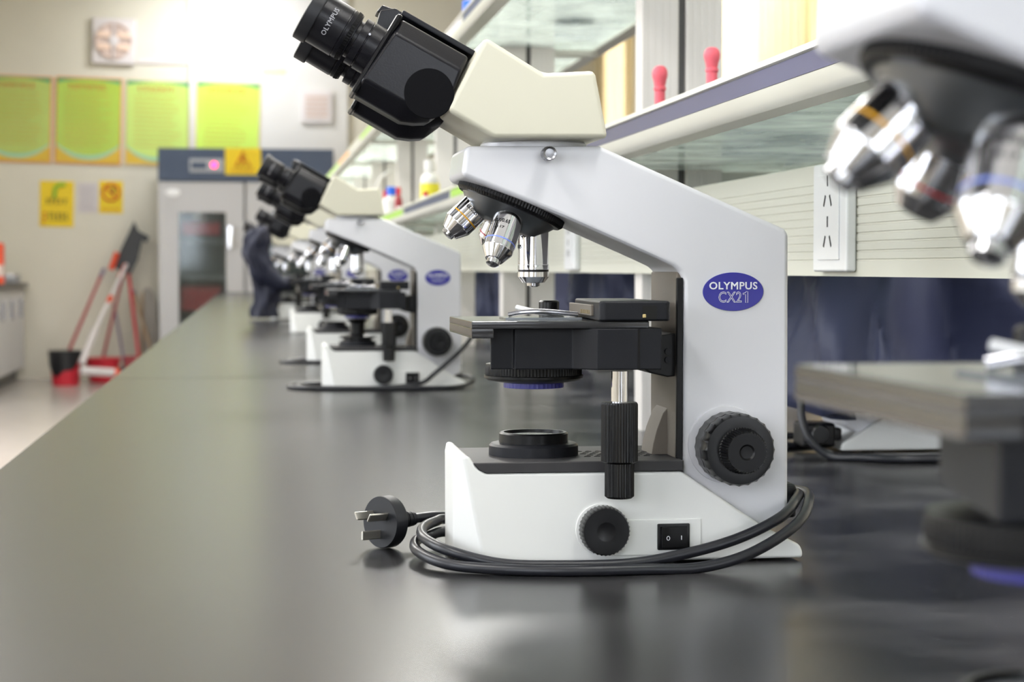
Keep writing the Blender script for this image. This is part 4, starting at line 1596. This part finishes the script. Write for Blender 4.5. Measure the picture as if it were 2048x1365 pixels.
for zz in (0.26, -0.26):
    for s_ in (-1, 1):
        x0, x1 = sorted((s_ * FWd * 0.16, s_ * FWd * 0.76))
        obj('grille_bar', box(x0, x1, -0.086, -0.078, zz * FH - 0.024, zz * FH + 0.024, 0.004), 'fan_peach', fan)
obj('cross_bar', box(-0.008, 0.008, -0.084, -0.080, -FWd * 0.84, FWd * 0.84, 0.002), 'fan_white', fan)
ca, cb = wpt(274, 119), wpt(380, 128)
tr = empty('cable_trunking', ((ca.x + cb.x) / 2, YW - 0.001, (ca.z + cb.z) / 2))
tag(tr, 'thin white cable trunking right of the exhaust fan', 'trunking')
obj('cover', box(ca.x - tr.location.x, cb.x - tr.location.x, -0.02, 0, -0.018, 0.018, 0.003), 'fan_white', tr)
# vent box on the column
va, vb = at(602, 182, YW - 0.06), at(664, 246, YW - 0.06)
vent = empty('wall_vent', ((va.x + vb.x) / 2, YW - 0.051, (va.z + vb.z) / 2))
tag(vent, 'small square white vent with louvres on the white column', 'vent')
w, h = (vb.x - va.x) / 2, (va.z - vb.z) / 2
obj('frame', box(-w, w, -0.04, 0, -h, h, 0.008, 2), 'fan_white', vent)
for k in range(5):
    z = h * (-0.6 + 0.3 * k)
    obj('louvre', box(-w * 0.72, w * 0.72, -0.048, -0.038, z - h * 0.09, z + h * 0.09, 0.003), 'fan_pink', vent)

# ------------------------------------------------------------------ refrigerator
FY = 16.45
def fx_(px):
    return at(px, 500, FY).x
def fz_(py):
    return at(420, py, FY).z
fr0, fr1 = fx_(317), fx_(668)
ftop = fz_(297)
fridge = empty('refrigerator', ((fr0 + fr1) / 2, FY, 0))
tag(fridge, 'grey two-door glass-fronted laboratory refrigerator with a navy header', 'refrigerator')
fcx = (fr0 + fr1) / 2
W2 = (fr1 - fr0) / 2
hz = fz_(363)


def fb_(name, x0, x1, y0, y1, z0, z1, m, par, b=0.004):
    return obj(name, box(x0 - fcx, x1 - fcx, y0, y1, z0, z1, b), m, par)


fb_('side_panel', fr0, fr0 + 0.04, 0.03, 0.62, 0.06, ftop, 'fridge_grey', fridge)
fb_('side_panel', fr1 - 0.04, fr1, 0.03, 0.62, 0.06, ftop, 'fridge_grey', fridge)
fb_('back_panel', fr0 + 0.04, fr1 - 0.04, 0.58, 0.62, 0.06, ftop, 'fridge_inside', fridge)
fb_('header', fr0, fr1, -0.02, 0.6, hz, ftop, 'fridge_navy', fridge, 0.006)
fb_('floor_panel', fr0 + 0.04, fr1 - 0.04, 0.03, 0.6, 0.06, 0.16, 'fridge_grey', fridge)
fb_('plinth', fr0 + 0.03, fr1 - 0.03, 0.05, 0.6, 0.0, 0.06, 'bag_black', fridge)
fb_('divider', fx_(490), fx_(494), 0.03, 0.58, 0.16, hz, 'fridge_grey', fridge)
for (d0x, d1x, g0, g1, hxp) in ((317, 489, 357, 452, 460), (492, 668, 536, 640, 520)):
    x0, x1 = fx_(d0x) + 0.004, fx_(d1x) - 0.004
    gx0, gx1 = fx_(g0), fx_(g1)
    gz0, gz1 = 0.42, fz_(425)
    ztop = hz - 0.008
    dr_ = empty('door', (0, 0, 0))
    COL.objects.unlink(dr_)
    bm = bmesh.new()
    for q in ((x0, gx0, 0.10, ztop), (gx1, x1, 0.10, ztop), (gx0, gx1, 0.10, gz0), (gx0, gx1, gz1, ztop)):
        box(q[0] - fcx, q[1] - fcx, -0.015, 0.025, q[2], q[3], bm=bm)
    bmesh.ops.remove_doubles(bm, verts=bm.verts[:], dist=1e-5)
    door = obj('door', bm, 'fridge_grey', fridge)
    fb_('door_pane', gx0, gx1, 0.0, 0.006, gz0, gz1, 'door_glass', door, 0)
    hx = fx_(hxp)
    fb_('handle', hx - 0.022, hx + 0.022, -0.055, -0.014, fz_(500), fz_(452), 'chrome', door, 0.008)
for px0, px1 in ((340, 488), (494, 664)):
    for py in (482, 556):
        fb_('wire_shelf', fx_(px0), fx_(px1), 0.06, 0.55, fz_(py) - 0.012, fz_(py) + 0.012, 'panel_silver', fridge, 0.002)
dp = fb_('display_panel', fx_(380), fx_(448), -0.026, -0.018, fz_(345), fz_(318), 'panel_silver', fridge, 0.002)
fb_('display_window', fx_(384), fx_(414), -0.028, -0.025, fz_(338), fz_(325), 'fridge_navy', dp, 0.001)
lc = at(428, 330, FY - 0.03)
obj('indicator_lamp', lathe([(0.026, 0), (0.024, 0.006), (0, 0.010)], 24, fr((lc.x - fcx, -0.026, lc.z), (0, -1, 0))), 'led_pink', dp)
lg = at(346, 386, FY)
bm = lathe([(1.0, 0), (0.9, 0.01), (0, 0.013)], 32)
put(bm, fr((lg.x - fcx, -0.0150, lg.z), (0, -1, 0)) @ Matrix.Diagonal((0.062, 0.034, 1, 1)))
obj('maker_plate', bm, 'socket_white', fridge)
for px0, px1, py0, py1, nm, lab in ((362, 440, 442, 470, 'storage_box', 'red storage box on the top shelf inside the refrigerator'),
                                    (360, 440, 572, 622, 'storage_box', 'large red storage box low inside the refrigerator')):
    x0, x1 = fx_(px0), fx_(px1)
    rt = empty(nm, ((x0 + x1) / 2, FY + 0.3, fz_(py1)))
    tag(rt, lab, 'box', 'red boxes in the refrigerator')
    w = (x1 - x0) / 2
    hh = fz_(py0) - fz_(py1)
    obj('tub', box(-w, w, -0.16, 0.16, 0, hh * 0.86, 0.01), 'red_plastic', rt)
    obj('lid', box(-w - 0.008, w + 0.008, -0.168, 0.168, hh * 0.84, hh, 0.006), 'dark_red', rt)
jar = at(400, 440, FY + 0.25)
jr = empty('specimen_jar', (jar.x, FY + 0.12, fz_(442)))
tag(jr, 'pinkish round jar on the red box inside the refrigerator', 'jar')
obj('jar_body', lathe([(0.05, 0), (0.058, 0.01), (0.058, 0.05), (0.045, 0.06)], 28), 'fan_pink', jr)
obj('jar_lid', lathe([(0.047, 0.058), (0.047, 0.078), (0.04, 0.082)], 28), 'bottle_white', jr)
r, w, h = sheet('hazard_sign', 450, 522, 296, 350, 'sign_yellow', 'yellow hazard sign with a triangle on the refrigerator header', 'sign', Y=FY - 0.021)
tri = bmesh.new()
tube([Vector((-w * .42, -.006, -h * .35)), Vector((w * .42, -.006, -h * .35)), Vector((0, -.006, h * .72))], 0.010, 6, tri, closed=True)
obj('triangle', tri, 'sign_red', r)
bolt = bmesh.new()
for q0, q1 in (((0.01, h * .45), (-0.02, h * .10)), ((-0.02, h * .10), (0.02, h * .08)), ((0.02, h * .08), (-0.01, -h * .24))):
    rod((q0[0], -.006, q0[1]), (q1[0], -.006, q1[1]), 0.007, 6, bolt)
obj('bolt_mark', bolt, 'sign_red', r)
obj('text_lines', print_bm([(-h * .70, -w * .7, w * .75)], -0.006, 0, 0, w * .2, h * .2), 'sign_red', r)

# ------------------------------------------------------------------ side counter at the left
CX0, CX1 = -2.62, -2.0
n = 0
cab0 = None
CL = ['farthest white base cabinet under the left side counter', 'second farthest white base cabinet under the left side counter', 'third farthest white base cabinet under the left side counter',
      'fourth farthest white base cabinet under the left side counter', 'white base cabinet of the left side counter nearest the camera']
for k in range(5):
    yc = 16.85 - 0.6 * k
    root = empty('base_cabinet', (CX1, yc, 0))
    tag(root, CL[k], 'cabinet', 'base cabinets of the side counter')
    if cab0 is None:
        cab0 = [obj('body', box(CX0 - CX1, -0.02, -0.298, 0.298, 0.10, 0.82, 0.002), 'cabinet_white', root),
                obj('plinth', box(CX0 - CX1, -0.07, -0.298, 0.298, 0.0, 0.10), 'bag_black', root)]
        dd = obj('door', box(-0.02, 0.0, -0.292, -0.003, 0.11, 0.80, 0.003), 'cabinet_white', root)
        hh_ = obj('handle', box(0.0, 0.022, -0.040, -0.028, 0.56, 0.72, 0.003), 'steel', dd)
        d2 = obj('door', box(-0.02, 0.0, 0.003, 0.292, 0.11, 0.80, 0.003), 'cabinet_white', root)
        h2_ = obj('handle', box(0.0, 0.022, 0.028, 0.040, 0.56, 0.72, 0.003), 'steel', d2)
    else:
        for q in cab0:
            same(q.name.split('.')[0], q, root)
        a_ = same('door', dd, root)
        same('handle', hh_, a_)
        a_ = same('door', d2, root)
        same('handle', h2_, a_)
ct = empty('counter_top', (-2.3, 15.65, 0.82))
tag(ct, 'dark speckled stone worktop of the left side counter', 'worktop')
obj('slab', box(-0.34, 0.34, -1.52, 1.52, 0.0, 0.04, 0.006, 2), 'stone_dark', ct)
obj('upstand', box(-0.34, -0.31, -1.52, 1.52, 0.04, 0.10, 0.004), 'stone_dark', ct)
tray = empty('sink_tray', (-2.14, 16.55, 0.86))
tag(tray, 'grey metal tray on the left side counter', 'tray')
bm = bmesh.new()
for q in ((-0.16, 0.16, -0.20, 0.20, 0, 0.01), (-0.16, -0.15, -0.20, 0.20, 0, 0.07), (0.15, 0.16, -0.20, 0.20, 0, 0.07), (-0.15, 0.15, -0.20, -0.19, 0, 0.07), (-0.15, 0.15, 0.19, 0.20, 0, 0.07)):
    box(*q, bm=bm)
obj('tray_body', bm, 'panel_silver', tray)
obj('tray_rim', tube([Vector(q) for q in ((-0.16, -0.20, 0.07), (0.16, -0.20, 0.07), (0.16, 0.20, 0.07), (-0.16, 0.20, 0.07))], 0.007, 8, closed=True), 'steel', tray)
rb = at(-6, 560, 15.3)
bag = empty('red_bag', (rb.x, 15.3, 0.86))
tag(bag, 'red and white packet on the left side counter, cut off by the left edge', 'packet')
obj('packet', box(-0.10, 0.055, -0.06, 0.06, 0, 0.33, 0.015, 3), 'orange_plastic', bag)
obj('packet_band', box(-0.102, 0.057, -0.062, 0.062, 0.06, 0.16, 0.01, 2), 'fan_pink', bag)

# ------------------------------------------------------------------ cleaning things against the far wall
def floor_root(name, px, Y, label, cat, group=None):
    p = at(px, 700, Y)
    return tag(empty(name, (p.x, Y, 0)), label, cat, group)


def rel(root, px, py, Y):
    return at(px, py, Y) - Vector(root.location)


YC = 16.2
bk = floor_root('bucket', 131, YC, 'red bucket with a black bin liner hanging over its rim', 'bucket')
hb = at(131, 704, YC).z
q = YC / F_PX
obj('pail', lathe([(25 * q, 0.0), (26 * q, 0.004), (31 * q, hb), (32.5 * q, hb + 0.004), (30 * q, hb + 0.004), (24 * q, 0.02)], 36), 'red_plastic', bk)
bm = bmesh.new()
N = 40
ra, rbm = [], []
for i in range(N):
    a = 2 * math.pi * i / N
    drop = 0.05 + 0.14 * max(0.0, math.cos(a + 2.0)) + 0.02 * math.sin(5 * a)
    ra.append(bm.verts.new((33.5 * q * math.cos(a), 33.5 * q * math.sin(a), hb + 0.012)))
    rr = (33.5 - 5.5 * drop / hb) * q
    rbm.append(bm.verts.new((rr * math.cos(a), rr * math.sin(a), hb - drop)))
for i in range(N):
    bm.faces.new((ra[i], ra[(i + 1) % N], rbm[(i + 1) % N], rbm[i]))
bm.faces.new(ra)
obj('bin_liner', bm, 'bag_black', bk, angle=60)

mp = floor_root('mop', 205, 16.6, 'dark red mop handle leaning over the bucket', 'mop')
obj('handle', rod(rel(mp, 205, 545, 16.9), rel(mp, 139, 700, 16.25), 0.014), 'dark_red', mp)
obj('grip', rod(rel(mp, 208, 539, 16.92), rel(mp, 200, 556, 16.86), 0.019), 'grey_purple', mp)

sq = floor_root('squeegee', 200, 16.4, 'white and orange squeegee leaning across the other tools', 'squeegee')
obj('handle', rod(rel(sq, 254, 528, 16.95), rel(sq, 186, 668, 16.2), 0.017), 'fan_white', sq)
obj('grip', rod(rel(sq, 258, 518, 17.0), rel(sq, 240, 556, 16.84), 0.024), 'orange_plastic', sq)
obj('joint', rod(rel(sq, 222, 594, 16.58), rel(sq, 216, 606, 16.52), 0.022), 'orange_plastic', sq)
obj('lower_handle', rod(rel(sq, 190, 660, 16.2), rel(sq, 163, 728, 16.05), 0.030), 'fan_white', sq)
a, b = rel(sq, 160, 742, 16.0), rel(sq, 232, 746, 16.1)
obj('blade_holder', rod(a, b, 0.036), 'fan_white', sq)
obj('blade_end', rod(rel(sq, 226, 746, 16.1), rel(sq, 240, 747, 16.1), 0.040), 'orange_plastic', sq)

dpn = floor_root('dustpan', 262, 16.95, 'black long-handled dustpan hung upside down on the wall', 'dustpan')
out = [(268, 442), (277, 462), (299, 474), (293, 486), (284, 482), (276, 520), (262, 548), (244, 546), (230, 536), (240, 502), (255, 470)]
bm = bmesh.new()
fa_ = [bm.verts.new(rel(dpn, x, y, 16.93)) for x, y in out]
fb2 = [bm.verts.new(rel(dpn, x, y, 16.99)) for x, y in out]
bm.faces.new(fa_)
bm.faces.new(fb2[::-1])
for i in range(len(out)):
    bm.faces.new((fa_[i], fa_[(i + 1) % len(out)], fb2[(i + 1) % len(out)], fb2[i]))
bmesh.ops.triangulate(bm, faces=[f for f in bm.faces if len(f.verts) > 4])
obj('scoop', bm, 'bag_black', dpn)
obj('clip', rod(rel(dpn, 234, 505, 16.9), rel(dpn, 222, 540, 16.9), 0.026), 'orange_plastic', dpn)
obj('handle', rod(rel(dpn, 247, 545, 16.95), rel(dpn, 205, 720, 16.75), 0.013), 'dark_red', dpn)

bro = floor_root('broom', 268, 16.8, 'broom with a thin red handle left of the wooden pole', 'broom')
obj('handle', rod(rel(bro, 257, 545, 16.98), rel(bro, 277, 712, 16.8), 0.015), 'red_plastic', bro)
e = rel(bro, 277, 712, 16.8)
obj('broom_head', box(e.x - 0.13, e.x + 0.13, e.y - 0.03, e.y + 0.03, max(0.02, e.z - 0.16), e.z, 0.01), 'dark_red', bro)
wp = floor_root('wooden_pole', 290, 16.8, 'bare wooden pole leaning beside the refrigerator', 'pole')
obj('shaft', rod(rel(wp, 268, 585, 17.0), rel(wp, 306, 715, 16.75), 0.014), 'wood', wp)
obj('end_cap', rod(rel(wp, 267, 581, 17.0), rel(wp, 270, 592, 17.0), 0.017), 'grey_purple', wp)
pp = floor_root('mop', 240, 16.8, 'mop with a thin grey-purple handle behind the squeegee', 'mop')
obj('handle', rod(rel(pp, 228, 610, 17.0), rel(pp, 249, 728, 16.8), 0.013), 'grey_purple', pp)
e = rel(pp, 249, 728, 16.8)
obj('mop_head', lathe([(0.02, 0.12), (0.05, 0.10), (0.10, 0.03), (0.11, 0.0)][::-1], 24, Matrix.Translation((e.x, e.y, 0.0))), 'strip_navy', pp)
bs_ = floor_root('wash_basin', 205, 16.55, 'shallow red basin on the floor behind the squeegee', 'basin')
zb_ = max(0.05, at(205, 718, 16.55).z)
obj('basin_body', lathe([(0.10, 0.0), (0.11, 0.004), (0.155, zb_), (0.165, zb_ + 0.004), (0.165, zb_ + 0.010), (0.150, zb_ + 0.008), (0.10, 0.012)], 40), 'red_plastic', bs_)
obj('basin_rim', lathe([(0.158, zb_ + 0.002), (0.168, zb_ + 0.004), (0.168, zb_ + 0.012), (0.158, zb_ + 0.012)], 40), 'red_plastic', bs_)
bo = floor_root('leaning_board', 298, 17.0, 'grey board with a rounded top leaning against the wall beside the refrigerator', 'board')
ol = [(286, 580), (296, 574), (306, 584), (313, 608), (316, 754), (284, 754)]
bm = bmesh.new()
fa_ = [bm.verts.new(rel(bo, x, y, 17.05)) for x, y in ol]
fb2 = [bm.verts.new(rel(bo, x, y, 17.10)) for x, y in ol]
bm.faces.new(fa_)
bm.faces.new(fb2[::-1])
for i in range(len(ol)):
    bm.faces.new((fa_[i], fa_[(i + 1) % len(ol)], fb2[(i + 1) % len(ol)], fb2[i]))
obj('panel', bm, 'board_grey', bo)
obj('edge_strip', rod(rel(bo, 286, 584, 17.04), rel(bo, 284, 730, 17.04), 0.010), 'wood', bo)

bpy.context.view_layer.update()
